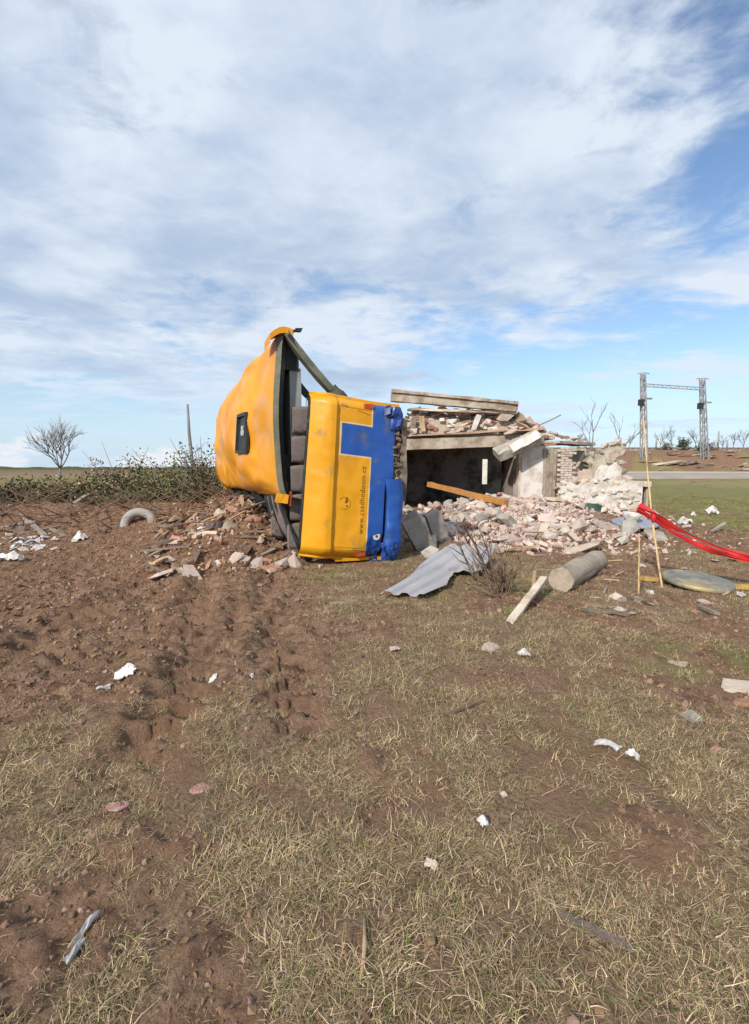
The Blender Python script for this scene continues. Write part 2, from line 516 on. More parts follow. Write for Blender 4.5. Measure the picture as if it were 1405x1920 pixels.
mat('plaster_inside', (0.30, 0.25, 0.22), (0.36, 0.30, 0.26), 1.3, 0.95, 0.3, 14, dirt=(0.05, 0.04, 0.035), dirt_amt=0.7, dirt_scale=0.9)
mat('stone_wall', (0.33, 0.285, 0.21), (0.42, 0.37, 0.28), 3, 0.95, 0.8, 12, dirt=(0.56, 0.51, 0.42), dirt_amt=0.6, dirt_scale=2.6)
mat('wood_grey', (0.27, 0.22, 0.17), (0.36, 0.30, 0.24), 4, 0.9, 0.5, 20, rnd=0.2, stretch=(1, 1, 1), dirt=(0.20, 0.15, 0.11), dirt_amt=0.4)
mat('wood_tan', (0.47, 0.31, 0.175), (0.56, 0.40, 0.24), 5, 0.85, 0.4, 22, rnd=0.15, dirt=(0.30, 0.20, 0.12), dirt_amt=0.4)
mat('wood_orange', (0.50, 0.235, 0.065), (0.42, 0.18, 0.05), 5, 0.75, 0.3, 20, dirt=(0.30, 0.17, 0.09), dirt_amt=0.4)
mat('wood_mustard', (0.56, 0.34, 0.08), (0.46, 0.27, 0.07), 5, 0.7, 0.3, 20, dirt=(0.30, 0.2, 0.1), dirt_amt=0.4)
mat('wood_pale', (0.62, 0.50, 0.38), (0.70, 0.60, 0.48), 5, 0.85, 0.3, 20, dirt=(0.42, 0.32, 0.23), dirt_amt=0.4)
mat('bark', (0.16, 0.125, 0.10), (0.23, 0.185, 0.15), 8, 0.95, 0.7, 30, rnd=0.2)
mat('twig', (0.15, 0.095, 0.07), (0.24, 0.16, 0.115), 9, 0.95, 0.3, 30, rnd=0.2)
mat('twig_far', (0.21, 0.19, 0.185), (0.27, 0.245, 0.235), 3, 0.95)  # paler grey: distance haze put into the twig colour
mat('tin', (0.40, 0.385, 0.385), (0.46, 0.445, 0.44), 2.5, 0.5, 0.0, 8, dirt=(0.44, 0.38, 0.33), dirt_amt=0.4, dirt_scale=2.4, metallic=0.1, spec=0.35)
mat('lid_metal', (0.17, 0.17, 0.155), (0.23, 0.23, 0.215), 4, 0.5, 0.2, 10, dirt=(0.40, 0.32, 0.17), dirt_amt=0.6, dirt_scale=3, metallic=0.2)
mat('disc_blue', (0.22, 0.26, 0.34), (0.30, 0.33, 0.40), 3, 0.5, 0.2, dirt=(0.40, 0.36, 0.33), dirt_amt=0.5, dirt_scale=3)
mat('old_post', (0.35, 0.285, 0.215), (0.44, 0.365, 0.285), 5, 0.92, 0.7, 24, dirt=(0.24, 0.18, 0.13), dirt_amt=0.5, dirt_scale=4)
mat('tape_red', (0.50, 0.014, 0.02), (0.58, 0.03, 0.03), 5, 0.68, 0.15, 14, spec=0.45)
mat('cane', (0.58, 0.40, 0.20), (0.66, 0.49, 0.27), 6, 0.7, 0.2, dirt=(0.36, 0.24, 0.12), dirt_amt=0.4, dirt_scale=5)
mat('steel_far', (0.27, 0.275, 0.285), (0.34, 0.345, 0.35), 1.4, 0.7, dirt=(0.16, 0.15, 0.15), dirt_amt=0.4)
mat('sack_white', (0.60, 0.62, 0.66), (0.70, 0.71, 0.73), 5, 0.65, 0.5, 9, dirt=(0.36, 0.25, 0.20), dirt_amt=0.45, dirt_scale=3)
mat('sack_dark', (0.07, 0.05, 0.055), (0.10, 0.075, 0.075), 5, 0.7, 0.5, 9)
mat('cloth_green', (0.03, 0.06, 0.045), (0.05, 0.09, 0.07), 5, 0.85, 0.5, 9)
mat('cloth_teal', (0.30, 0.37, 0.36), (0.36, 0.42, 0.41), 5, 0.85, 0.5, 9, dirt=(0.40, 0.34, 0.3), dirt_amt=0.5)
mat('tyre', (0.30, 0.29, 0.27), (0.38, 0.37, 0.34), 4, 0.9, 0.3, 12, dirt=(0.26, 0.18, 0.13), dirt_amt=0.5)
mat('door_dark', (0.06, 0.05, 0.045), (0.08, 0.065, 0.06), 4, 0.8)
mat('road', (0.33, 0.27, 0.22), (0.40, 0.33, 0.27), 0.6, 0.9, 0.2, 20)
mat('kerb', (0.42, 0.38, 0.35), (0.48, 0.44, 0.40), 0.6, 0.9)
mat('clod', (0.175, 0.10, 0.06), (0.33, 0.205, 0.13), 6, 0.98, 0.6, 40, rnd=0.3)
mat('leaf', (0.055, 0.075, 0.02), (0.10, 0.115, 0.035), 3, 0.8, rnd=0.3, c3=(0.20, 0.17, 0.07))
mat('leaf_far', (0.05, 0.065, 0.03), (0.085, 0.095, 0.045), 1, 0.9)


def ground_material():
    m = bpy.data.materials.new('ground_soil_and_thatch'); m.use_nodes = True
    t = NT(m.node_tree); bs = t.n['Principled BSDF']
    geo = t.node('ShaderNodeNewGeometry'); pos = geo.outputs['Position']
    s = t.node('ShaderNodeAttribute', attribute_name='soil').outputs['Fac']
    g = t.node('ShaderNodeAttribute', attribute_name='green').outputs['Fac']
    n1 = t.noise(pos, 1.3, 6, 0.6); n2 = t.noise(pos, 9.0, 8, 0.65); n3 = t.noise(pos, 42.0, 6, 0.7)
    soil = t.mix(t.ss(n2, 0.35, 0.65), (0.15, 0.087, 0.054), (0.335, 0.208, 0.135))
    soil = t.mix(t.ss(n1, 0.45, 0.65), soil, (0.25, 0.145, 0.09))
    soil = t.mix(t.ss(n3, 0.58, 0.70, 0, 0.6), soil, (0.42, 0.29, 0.20))
    th = t.mix(t.ss(n3, 0.35, 0.62), (0.145, 0.09, 0.056), (0.37, 0.255, 0.158))
    th = t.mix(t.ss(n1, 0.40, 0.62), th, (0.26, 0.16, 0.10))
    gr = t.mix(t.ss(n2, 0.35, 0.65), (0.155, 0.165, 0.05), (0.26, 0.245, 0.095))
    yb = t.ss(t.noise(pos, 0.13, 5, 0.6), 0.42, 0.62)
    gr = t.mix(t.math('MULTIPLY', yb, 0.7), gr, (0.31, 0.24, 0.12))
    sep_ = t.node('ShaderNodeSeparateXYZ'); t.l.new(pos, sep_.inputs[0])
    far = t.mix(t.ss(t.noise(t.mapping(pos, scale=(0.02, 0.06, 1)), 1.0, 4, 0.6), 0.4, 0.6), (0.165, 0.125, 0.075), (0.135, 0.13, 0.055))
    grass = t.mix(t.ss(g, 0.2, 1.0), th, gr)
    grass = t.mix(t.ss(sep_.outputs[1], 70, 200), grass, far)
    col = t.mix(t.ss(t.math('ADD', s, t.math('MULTIPLY', t.math('SUBTRACT', n2, 0.5), 0.9)), 0.3, 0.7), grass, soil)
    du = t.node('ShaderNodeAttribute', attribute_name='dust').outputs['Fac']
    col = t.mix(t.math('MULTIPLY', du, 0.85), col, t.mix(t.ss(n2, 0.35, 0.65), (0.40, 0.30, 0.24), (0.56, 0.44, 0.36)))
    t.l.new(col, bs.inputs['Base Color'])
    bs.inputs['Roughness'].default_value = 0.97
    bs.inputs['Specular IOR Level'].default_value = 0.15
    b = t.node('ShaderNodeBump'); b.inputs['Strength'].default_value = 1.0; b.inputs['Distance'].default_value = 0.055
    t.l.new(t.math('ADD', t.math('MULTIPLY', n2, 0.8), t.math('MULTIPLY', n3, 0.6)), b.inputs['Height'])
    t.l.new(b.outputs[0], bs.inputs['Normal'])
    return m


def grass_material():
    m = bpy.data.materials.new('grass_blades'); m.use_nodes = True
    t = NT(m.node_tree); bs = t.n['Principled BSDF']
    g = t.node('ShaderNodeAttribute', attribute_name='green', attribute_type='INSTANCER').outputs['Fac']
    r = t.node('ShaderNodeAttribute', attribute_name='blade').outputs['Fac']
    oi = t.node('ShaderNodeObjectInfo').outputs['Random']
    k = t.math('FRACT', t.math('ADD', r, oi))
    dry = t.mix(t.ss(k, 0.0, 1.0), (0.25, 0.155, 0.09), (0.74, 0.56, 0.35))
    dry = t.mix(t.ss(t.math('FRACT', t.math('MULTIPLY', k, 5.7)), 0.75, 0.9), dry, (0.34, 0.255, 0.13))
    grn = t.mix(k, (0.17, 0.20, 0.05), (0.38, 0.37, 0.13))
    isg = t.math('GREATER_THAN', g, t.math('FRACT', t.math('MULTIPLY', t.math('ADD', r, t.math('MULTIPLY', oi, 3.3)), 9.13)))
    col = t.mix(isg, dry, grn)
    v_ = t.math('ADD', 0.48, t.math('MULTIPLY', t.math('FRACT', t.math('MULTIPLY', oi, 11.7)), 0.70))
    cv = t.node('ShaderNodeCombineXYZ')
    for i_ in range(3): t.l.new(v_, cv.inputs[i_])
    col = t.mix(1.0, col, cv.outputs[0], 'MULTIPLY')
    t.l.new(col, bs.inputs['Base Color'])
    bs.inputs['Roughness'].default_value = 0.8
    bs.inputs['Specular IOR Level'].default_value = 0.2
    return m


# ------------------------------------------------------------------ ground: one sheet to the horizon
def build_ground():
    fine = np.radians(np.arange(-60, 60.01, 0.21))
    coarse = np.radians(np.linspace(60, 300, 48))[1:-1]
    ang = np.concatenate([fine, coarse])
    rs = [0.4]
    while rs[-1] < 34: rs.append(rs[-1] * 1.0068 if rs[-1] > 2.2 else rs[-1] * 1.06)
    while rs[-1] < 6500: rs.append(rs[-1] * 1.045)
    rs = np.array(rs)
    A, R = np.meshgrid(ang, rs)
    X = R * np.sin(A); Y = R * np.cos(A) - 2.2
    SM = soil_mask(X, Y)
    Z = H(X, Y, SM)
    na, nrr = len(ang), len(rs)
    V = np.stack([X.ravel(), Y.ravel(), Z.ravel()], 1)
    V = np.vstack([V, [[0, -2.2, Hs(0, -2.2)]]])
    i = np.arange(nrr - 1)[:, None] * na; j = np.arange(na)[None, :]; j2 = (j + 1) % na
    Q = np.stack([i + j, i + na + j, i + na + j2, i + j2], -1).reshape(-1, 4)
    fan = [(len(V) - 1, int(k), int((k + 1) % na)) for k in range(na)]
    me = bpy.data.meshes.new('ground')
    nq = len(Q)
    me.vertices.add(len(V)); me.vertices.foreach_set('co', V.ravel())
    loops = np.concatenate([Q[:, ::-1].ravel(), np.array(fan)[:, ::-1].ravel()])
    me.loops.add(len(loops)); me.loops.foreach_set('vertex_index', loops.astype(np.int32))
    starts = np.concatenate([np.arange(nq) * 4, nq * 4 + np.arange(na) * 3])
    me.polygons.add(nq + na)
    me.polygons.foreach_set('loop_start', starts.astype(np.int32))
    me.update(calc_edges=True)
    me.validate()
    me.polygons.foreach_set('use_smooth', np.ones(len(me.polygons), bool))
    for nm, fn in (('soil', lambda p_, q_: np.append(SM.ravel(), 0.3)), ('green', green_mask), ('dust', dust_mask)):
        at_ = me.attributes.new(nm, 'FLOAT', 'POINT')
        at_.data.foreach_set('value', np.asarray(fn(V[:, 0], V[:, 1]), np.float32))
    me.materials.append(ground_material())
    o = bpy.data.objects.new('ground', me); COL.objects.link(o)
    nz = me.polygons[len(me.polygons) // 2].normal.z
    if nz < 0: me.flip_normals()
    tag(o, 'churned brown soil and dry grass field stretching to the horizon', None, None, 'structure')
    return o


build_ground()

# road across the field at the foot of the railway bank
mb = MB()
xs = np.linspace(-14, 420, 150)
P1 = [[Vector((x, y, Hs(x, y) + (0.05 if 40 < y < 51 else 0.0))) for y in (40, 40.4, 43, 46, 48, 50.7, 51)] for x in xs]
mb.grid(P1, 0)
tag(mb.build('road', [M['road']]), 'grey asphalt road crossing behind the ruined house', None, None, 'structure')
mb = MB()
P1 = [[Vector((x, y, Hs(x, y) + h)) for y, h in ((51.02, 0.0), (51.02, 0.16), (51.4, 0.16), (51.4, 0.0))] for x in xs]
mb.grid(P1, 0, smooth=False)
tag(mb.build('kerb', [M['kerb']]), 'pale kerb edging the far side of the road', None, None, 'structure')


# ------------------------------------------------------------------ scattered stuff by geometry nodes (grass, clods)
def scatter(name, pts, rot, scl, green, variants, label):
    src = bpy.data.collections.new(name + '_kinds')
    for k, me in enumerate(variants):
        src.objects.link(bpy.data.objects.new(f'{name}_kind', me))
    me = bpy.data.meshes.new(name)
    me.vertices.add(len(pts)); me.vertices.foreach_set('co', pts.astype(np.float32).ravel())
    for nm, typ, arr in (('rot', 'FLOAT_VECTOR', rot), ('scl', 'FLOAT', scl), ('green', 'FLOAT', green)):
        a = me.attributes.new(nm, typ, 'POINT')
        a.data.foreach_set('vector' if typ == 'FLOAT_VECTOR' else 'value', np.asarray(arr, np.float32).ravel())
    o = bpy.data.objects.new(name, me); COL.objects.link(o)
    ng = bpy.data.node_groups.new(name, 'GeometryNodeTree')
    ng.interface.new_socket('Geometry', in_out='INPUT', socket_type='NodeSocketGeometry')
    ng.interface.new_socket('Geometry', in_out='OUTPUT', socket_type='NodeSocketGeometry')
    n = ng.nodes; l = ng.links
    gi = n.new('NodeGroupInput'); go = n.new('NodeGroupOutput')
    ci = n.new('GeometryNodeCollectionInfo'); ci.inputs['Collection'].default_value = src
    ci.inputs['Separate Children'].default_value = True; ci.inputs['Reset Children'].default_value = True
    iop = n.new('GeometryNodeInstanceOnPoints'); iop.inputs['Pick Instance'].default_value = True
    ra = n.new('GeometryNodeInputNamedAttribute'); ra.data_type = 'FLOAT_VECTOR'; ra.inputs['Name'].default_value = 'rot'
    sa = n.new('GeometryNodeInputNamedAttribute'); sa.data_type = 'FLOAT'; sa.inputs['Name'].default_value = 'scl'
    rv = n.new('FunctionNodeRandomValue'); rv.data_type = 'INT'
    rv.inputs['Min'].default_value = 0; rv.inputs['Max'].default_value = len(variants) - 1
    e2r = n.new('FunctionNodeEulerToRotation')
    l.new(gi.outputs[0], iop.inputs['Points']); l.new(ci.outputs[0], iop.inputs['Instance'])
    io = [s for s in rv.outputs if s.enabled][0] if any(s.enabled for s in rv.outputs) else rv.outputs[2]
    l.new(rv.outputs[2], iop.inputs['Instance Index'])
    l.new(ra.outputs[0], e2r.inputs[0]); l.new(e2r.outputs[0], iop.inputs['Rotation'])
    l.new(sa.outputs[0], iop.inputs['Scale'])
    l.new(iop.outputs[0], go.inputs[0])
    md = o.modifiers.new('scatter', 'NODES'); md.node_group = ng
    return tag(o, label, None, None, 'stuff')


GRASS = grass_material()


def tuft(seed, n, rad, length, wid, lie):
    r = np.random.default_rng(seed)
    V = []; Fc = []; att = []
    for b in range(n):
        a = r.uniform(0, 2 * math.pi); rr = rad * math.sqrt(r.uniform()); x, y = rr * math.cos(a), rr * math.sin(a)
        d = r.uniform(0, 2 * math.pi); L = length * r.uniform(0.45, 1.2); k = r.uniform()
        tilt = np.clip(r.normal(lie, 0.28), 0.1, 1.5); bend = r.uniform(0.1, 0.9)
        wv = wid * r.uniform(0.6, 1.3); sx, sy = -math.sin(d), math.cos(d)
        px, py, pz = x, y, -0.008; i0 = len(V); curl = r.uniform(-0.7, 0.7)
        for s in range(4):
            q = 1 - s / 3.4
            V.append((px - sx * wv * q, py - sy * wv * q, pz)); V.append((px + sx * wv * q, py + sy * wv * q, pz)); att += [k, k]
            tl = tilt + bend * s * 0.4; dd = d + curl * s * 0.5
            st = L / 3
            px += st * math.sin(tl) * math.cos(dd); py += st * math.sin(tl) * math.sin(dd); pz = max(0.004, pz + st * math.cos(tl))
            sx, sy = -math.sin(dd), math.cos(dd)
        for s in range(3):
            Fc.append((i0 + 2 * s, i0 + 2 * s + 1, i0 + 2 * s + 3, i0 + 2 * s + 2))
    me = bpy.data.meshes.new('tuft'); me.from_pydata(V, [], Fc)
    a = me.attributes.new('blade', 'FLOAT', 'POINT'); a.data.foreach_set('value', np.array(att, np.float32))
    me.materials.append(GRASS); me.update()
    return me


def field_points(n, r0, r1, power, amax=56):
    u = nr.uniform(size=n)
    p = 1 + power
    R = (r0 ** p + u * (r1 ** p - r0 ** p)) ** (1 / p) if p else r0 * (r1 / r0) ** u
    A = np.radians(nr.uniform(-amax, amax, n))
    return R * np.sin(A), R * np.cos(A) - 0.35


def in_bus(x, y):
    rx = x - BO.x; ry = y - BO.y
    u = rx * BU.x + ry * BU.y; ww = rx * BW.x + ry * BW.y
    return (u > -0.1) & (u < 1.7) & (ww > -0.05) & (ww < 10)


x, y = field_points(165000, 0.9, 30, 0.05)
s = soil_mask(x, y); g = green_mask(x, y)
patch = fbm(x * 4.6, y * 4.6, 3, 91)
keep = (nr.uniform(size=len(x)) < np.clip(1.12 - s * 0.90, 0.22, 1) * (0.10 + 1.05 * sst(patch, 0.38, 0.58)) * (0.55 + 0.55 * sst(fbm(x * 1.1, y * 1.1, 3, 95), 0.36, 0.56))) & ~in_bus(x, y)
x, y, s, g = x[keep], y[keep], s[keep], g[keep]
dist = np.hypot(x, y)
z = H(x, y)
rot = np.stack([nr.normal(0, 0.18, len(x)), nr.normal(0, 0.18, len(x)), nr.uniform(0, 6.28, len(x))], 1)
scl = (0.75 + 0.5 * nr.uniform(size=len(x))) * (1 + 0.035 * np.clip(dist - 2, 0, 20)) * (1 - 0.4 * s)
scatter('grass', np.stack([x, y, z], 1), rot, scl, np.clip(g * 0.8 + 0.04, 0, 1),
        [tuft(100 + k, n, rad, L, wd, lie) for k, (n, rad, L, wd, lie) in enumerate([
            (28, 0.06, 0.06, 0.0014, 1.15), (22, 0.045, 0.055, 0.0013, 0.75), (28, 0.08, 0.09, 0.0014, 1.35), (30, 0.08, 0.07, 0.0014, 1.45),
            (16, 0.06, 0.14, 0.0013, 1.25), (32, 0.07, 0.045, 0.0014, 1.2), (30, 0.08, 0.055, 0.0014, 1.5), (26, 0.09, 0.07, 0.0014, 1.5), (30, 0.07, 0.05, 0.0014, 1.35)])],
        'short dry straw-coloured grass with green patches over the field')


def hull_mesh(name, pts, material):
    bm = bmesh.new()
    for p in pts: bm.verts.new(p)
    bmesh.ops.convex_hull(bm, input=bm.verts)
    for v_ in [v_ for v_ in bm.verts if not v_.link_faces]: bm.verts.remove(v_)
    me = bpy.data.meshes.new(name); bm.to_mesh(me); bm.free()
    if material: me.materials.append(material)
    return me


def chunk_pts(r, sx, sy, sz, n=13):
    P = []
    for _ in range(n):
        p = r.uniform(-1, 1, 3); k = r.integers(0, 3); p[k] = np.sign(p[k] or 1) * r.uniform(0.75, 1)
        P.append((p[0] * sx, p[1] * sy, p[2] * sz))
    return P


def brick_pts(r, sx, sy, sz):
    P = [(-sx, a * sy, b * sz) for a in (-1, 1) for b in (-1, 1)]
    for a in (-1, 1):
        for b in (-1, 1): P.append((sx * r.uniform(0.1, 1.0), a * sy * r.uniform(0.75, 1), b * sz * r.uniform(0.8, 1)))
    P.append((sx * r.uniform(0.6, 1.1), sy * r.uniform(-0.5, 0.5), sz * r.uniform(-0.4, 0.4)))
    return P


RV = np.random.default_rng(5)
clods = [hull_mesh('clod', chunk_pts(RV, 0.019, 0.017, 0.012, 18), M['clod']) for _ in range(6)]
x, y = field_points(80000, 1.0, 17, 0.2)
s = soil_mask(x, y)
keep = (nr.uniform(size=len(x)) < (0.10 + 0.9 * s) * (1 - 0.75 * track_at(x, y))) & ~in_bus(x, y)
x, y = x[keep], y[keep]
scatter('soil_clods', np.stack([x, y, H(x, y)], 1), nr.uniform(0, 6.28, (len(x), 3)),
        np.clip(nr.lognormal(-0.45, 0.5, len(x)), 0.2, 1.7) * (0.55 + 0.45 * sst(np.hypot(x, y), 1.5, 6)), np.zeros(len(x)), clods, 'loose brown crumbs of soil over the churned ground')


# ------------------------------------------------------------------ the overturned bus
bus = empty('overturned_bus', B(0.8, 0.2, 0.0), 'wrecked yellow and blue bus lying on its side with a crushed roof', 'bus')


def catmull(pts, n):
    """smooth curve through (u, v) points"""
    P = [np.array(p, float) for p in pts]; P = [2 * P[0] - P[1]] + P + [2 * P[-1] - P[-2]]
    m = len(P) - 3; outp = []
    for k in range(n):
        t = k / (n - 1) * m; i = min(int(t), m - 1); f = t - i
        a, b, c, d_ = P[i], P[i + 1], P[i + 2], P[i + 3]
        outp.append(0.5 * ((2 * b) + (-a + c) * f + (2 * a - 5 * b + 4 * c - d_) * f * f + (-a + 3 * b - 3 * c + d_) * f ** 3))
    return outp


def _h1(ix, iy, seed):
    h = (ix * 374761393 + iy * 668265263 + seed * 2147483647 + 1013904223) & 0xFFFFFFFF
    h = ((h ^ (h >> 13)) * 1274126177) & 0xFFFFFFFF
    h = ((h ^ (h >> 16)) * 2246822519) & 0xFFFFFFFF
    return ((h ^ (h >> 15)) & 0xFFFFFF) / float(0xFFFFFF)


def sn(x, y, seed):
    ix, iy = math.floor(x), math.floor(y); fx, fy = x - ix, y - iy
    fx = fx * fx * fx * (fx * (fx * 6 - 15) + 10); fy = fy * fy * fy * (fy * (fy * 6 - 15) + 10)
    a_, b_ = _h1(ix, iy, seed), _h1(ix + 1, iy, seed); c_, d_ = _h1(ix, iy + 1, seed), _h1(ix + 1, iy + 1, seed)
    return (a_ + (b_ - a_) * fx) * (1 - fy) + (c_ + (d_ - c_) * fx) * fy - 0.5


VB0, VB1 = 0.06, 2.56        # the panel's lower and upper edge (v)


def panel_w(u, v):
    """depth of the rear panel's surface"""
    wv = 0.0
    if u > 1.14: wv -= 0.05 * float(sst(u, 1.15, 1.2)) 
    if u > 1.26: wv += 0.20 * ((u - 1.26) / 0.36) ** 1.6
    wv += 0.16 * max(0, (0.16 - (v - VB0)) / 0.16) ** 2 + 0.16 * max(0, (0.14 - (VB1 - v)) / 0.14) ** 2
    wv += 0.03 * sn(u * 2.2, v * 1.5, 4) + 0.022 * abs(sn(u * 4 + v, v * 3 - u, 8)) + 0.008 * sn(u * 9, v * 8, 18)
    # the lower corner took the blow
    wv += 0.10 * max(0, 1 - math.hypot((u - 0.35) / 0.35, (v - 0.1) / 0.4)) * (1 + sn(u * 14, v * 14, 3) * 1.6)
    # recessed seam of the engine hatch
    uu, vv = min(abs(u - 0.60), abs(u - 1.125)), min(abs(v - 0.22), abs(v - 2.40))
    if 0.59 < u < 1.135 and vv < 0.012 and 0.2 < v < 2.43: wv += 0.02
    return wv


ub = sorted(set([round(q, 4) for q in np.linspace(0.335, 1.62, 50)] + [0.59, 0.612, 1.095, 1.12, 1.15, 1.2]))
vb = sorted(set([round(q, 4) for q in np.linspace(VB0, VB1, 70)] + [1.665, 1.69, 2.16, 2.185, 0.205, 0.22, 0.235, 2.385, 2.4, 2.415]))


def narrow(u, v):      # the sill edge is drawn in towards the top; the blue strip reaches lower where the bumper is gone
    if u < 0.54: u = u - 0.13 * float(sst(v, 1.30, 1.36)) * (0.54 - u) / 0.205
    return u - 0.075 * (v / 2.5) * float(sst(u, 1.15, 1.62))


def lift(u):      # the face's sill side stands higher off the ground than its bumper side
    return 0.085 * u - 0.02 * (1 - u)


P = [[B(narrow(u, v), panel_w(u, v), v + lift(u) * (1 - 0.25 * (v / 2.5)) - 0.05 * (1 - u / 1.62) * (v / 2.5)) for v in vb] for u in ub]


def paint(i, j):
    u = (ub[i] + ub[i + 1]) / 2; v = (vb[j] + vb[j + 1]) / 2
    if u < 0.59 or (u < 1.095 and 1.69 < v < 2.16): return 1
    if (u < 0.612 and (v < 1.69 or v > 2.16)) or (u < 1.12 and 1.665 < v < 2.185): return 2
    return 0


mb = MB(); mb.grid(P, mif=paint)
rear = mb.build('rear_panel', [M['bus_yellow'], M['bus_blue'], M['cream_line']], bus)
tag(rear, 'yellow rear panel with a blue step-shaped stripe')
# raised rim round the panel's upper end and lower end
for v, s_ in ((VB1, 1), (VB0, -1)):
    mb = MB()
    pts = [B(narrow(u, v), panel_w(u, v) + 0.02, v + s_ * 0.01 + lift(u) * (1 - 0.25 * (v / 2.5)) - 0.05 * (1 - u / 1.62) * (v / 2.5)) for u in np.linspace(0.35, 1.6, 12)]
    mb.tube(pts, 0.028, 6)
    mb.build('panel_rim', [M['bus_yellow']], rear)
# window sill rim: the rubber under the rear window
mb = MB()
pts = [B(narrow(1.625, v), panel_w(1.62, v) + 0.03, v + lift(1.62) * (1 - 0.1 * v)) for v in np.linspace(VB0 + 0.1, VB1 - 0.08, 18)]
mb.tube(pts, 0.032, 6)
mb.build('window_rubber', [M['rubber']], rear)
# seam lines of the engine hatch
def seam(ua, va, ub_, vb_):
    n_ = 14; e = 0.006; g1 = []; g2 = []
    for k in range(n_ + 1):
        u = ua + (ub_ - ua) * k / n_; v = va + (vb_ - va) * k / n_
        zl = lift(u) * (1 - 0.25 * (v / 2.5)) - 0.05 * (1 - u / 1.62) * (v / 2.5)
        g1.append(B(u, panel_w(u, v) - 0.004, v + e + zl)); g2.append(B(u, panel_w(u, v) - 0.004, v - e + zl))
    q = MB(); q.grid([g1, g2]); q.build('hatch_seam', [M['print_faint']], rear)


seam(0.64, 2.34, 1.12, 2.44); seam(0.65, 0.20, 1.1, 0.22)

# bumper: three blue lengths, the upper one torn away
mb = MB()
vv = np.linspace(0.0, 1.36, 40)
prof = [(0.285, 0.08), (0.28, -0.005), (0.24, -0.03), (0.17, -0.035), (0.10, -0.035), (0.035, -0.025), (0.0, 0.02), (0.0, 0.22)]
P = []
for u, wv in prof:
    P.append([B(u + 0.02 * sn(v * 3, u * 9, 6) + 0.05 * float(sst(v, 1.05, 1.36)), wv + 0.07 * sn(v * 2.6, u * 3, 2) + 0.12 * max(0, (0.22 - v) / 0.22) ** 2 + 0.05 * sn(v * 7, u * 16, 5) * (1.8 if v < 0.45 else 0.8), v) for v in vv])
mb.grid(P)
bump = mb.build('bumper', [M['bus_blue']], bus)
for k in range(9):       # splintered lower corner
    mb = MB(); cu_, cv_ = rng.uniform(0.05, 0.5), rng.uniform(0.02, 0.34)
    g_ = [[B(cu_ + 0.07 * i / 3 + 0.015 * rng.random(), -0.045 - 0.03 * rng.random(), cv_ + 0.08 * j / 3 + 0.02 * rng.random()) for j in range(4)] for i in range(4)]
    mb.grid(g_, smooth=False); mb.build('bumper_shard', [M['blue_torn']], bump)
mb = MB()
vv = np.linspace(2.16, 2.53, 10)
P = [[B(u * 0.8 + 0.08 + 0.03 * sn(v * 9, u * 9, 6), wv + 0.12 * max(0, (v - 2.36) / 0.17) ** 2 + 0.05 * sn(v * 8, u * 9, 12), v - 0.02) for v in vv] for u, wv in prof]
mb.grid(P)
for k in range(7):       # torn shreds
    c = B(rng.uniform(0.14, 0.4), rng.uniform(-0.1, 0.0), rng.uniform(2.2, 2.5))
    mb.obox(c, (rng.uniform(.02, .05), rng.uniform(-.02, .02), .01), (0, .006, .006), (rng.uniform(-.02, .02), .01, rng.uniform(.03, .07)))
mb.build('bumper_corner', [M['blue_torn']], bus)
# gap behind the bumper: bent carrier and stuck-in dirt
mb = MB()
mb.beam(B(0.12, 0.12, 0.05), B(0.16, 0.14, 2.5), 0.16, 0.10, up=BW, seg=10, jit=0.012)
mb.beam(B(-0.02, 0.1, 1.0), B(0.04, 0.06, 2.3), 0.11, 0.12, up=BW, seg=6, jit=0.02)
mb.build('bumper_carrier', [M['chassis']], bus)
mb = MB()
for k in range(80):
    c = B(rng.uniform(0.07, 0.2), rng.uniform(0.0, 0.12), rng.uniform(1.36, 2.2)); r = rng.uniform(0.012, 0.04)
    bm_ = bmesh.new()
    for p_ in chunk_pts(RV, r * 1.3, r, r, 9): bm_.verts.new(Vector(p_) + c)
    bmesh.ops.convex_hull(bm_, input=bm_.verts); bm_.verts.index_update()
    mb.add([v_.co.copy() for v_ in bm_.verts], [tuple(v_.index for v_ in f_.verts) for f_ in bm_.faces], rng.randrange(2)); bm_.free()
o = mb.build('caked_dirt', [M['clod'], M['chassis']], bus); tag(o, kind='stuff')
# dark engine bay closing the body behind the panel
mb = MB()
mb.obox(B(0.62, 1.1, 1.3), BU * 0.36, BW * 0.7, Vector((0, 0, 1.05)))
mb.build('engine', [M['chassis']], bus)
# tow eye cap and tail lamps
def on_panel(u, v, off=0.006):
    return B(u, panel_w(u, v) - off, v + lift(u) * (1 - 0.25 * (v / 2.5)) - 0.05 * (1 - u / 1.62) * (v / 2.5))
mb = MB(); c = on_panel(0.43, 0.44, 0.01)
mb.disc(c, BU * 0.062, Vector((0, 0, 0.062)), 22, 0); mb.disc(c - BW * 0.004, BU * 0.02, Vector((0, 0, 0.02)), 12, 1)
mb.build('tow_eye_cap', [M['white_plastic'], M['frame_dark']], bus)
for (u, v) in ((0.67, 0.13), (0.67, 2.47)):
    mb = MB(); c = on_panel(u, v, 0.0)
    mb.obox(c, BU * 0.075, BW * 0.03, Vector((0, 0, 0.035)), jit=0.006)
    mb.build('tail_lamp', [M['tail_red']], bus)


def text_mesh(body, size):
    cu = bpy.data.curves.new('lettering', 'FONT'); cu.body = body; cu.size = size; cu.extrude = 0.001; cu.align_x = 'CENTER'; cu.align_y = 'CENTER'
    cu.space_character = 1.12
    ob = bpy.data.objects.new('lettering', cu); COL.objects.link(ob)
    dg = bpy.context.evaluated_depsgraph_get()
    me = bpy.data.meshes.new_from_object(ob.evaluated_get(dg))
    bpy.data.objects.remove(ob)
    return me


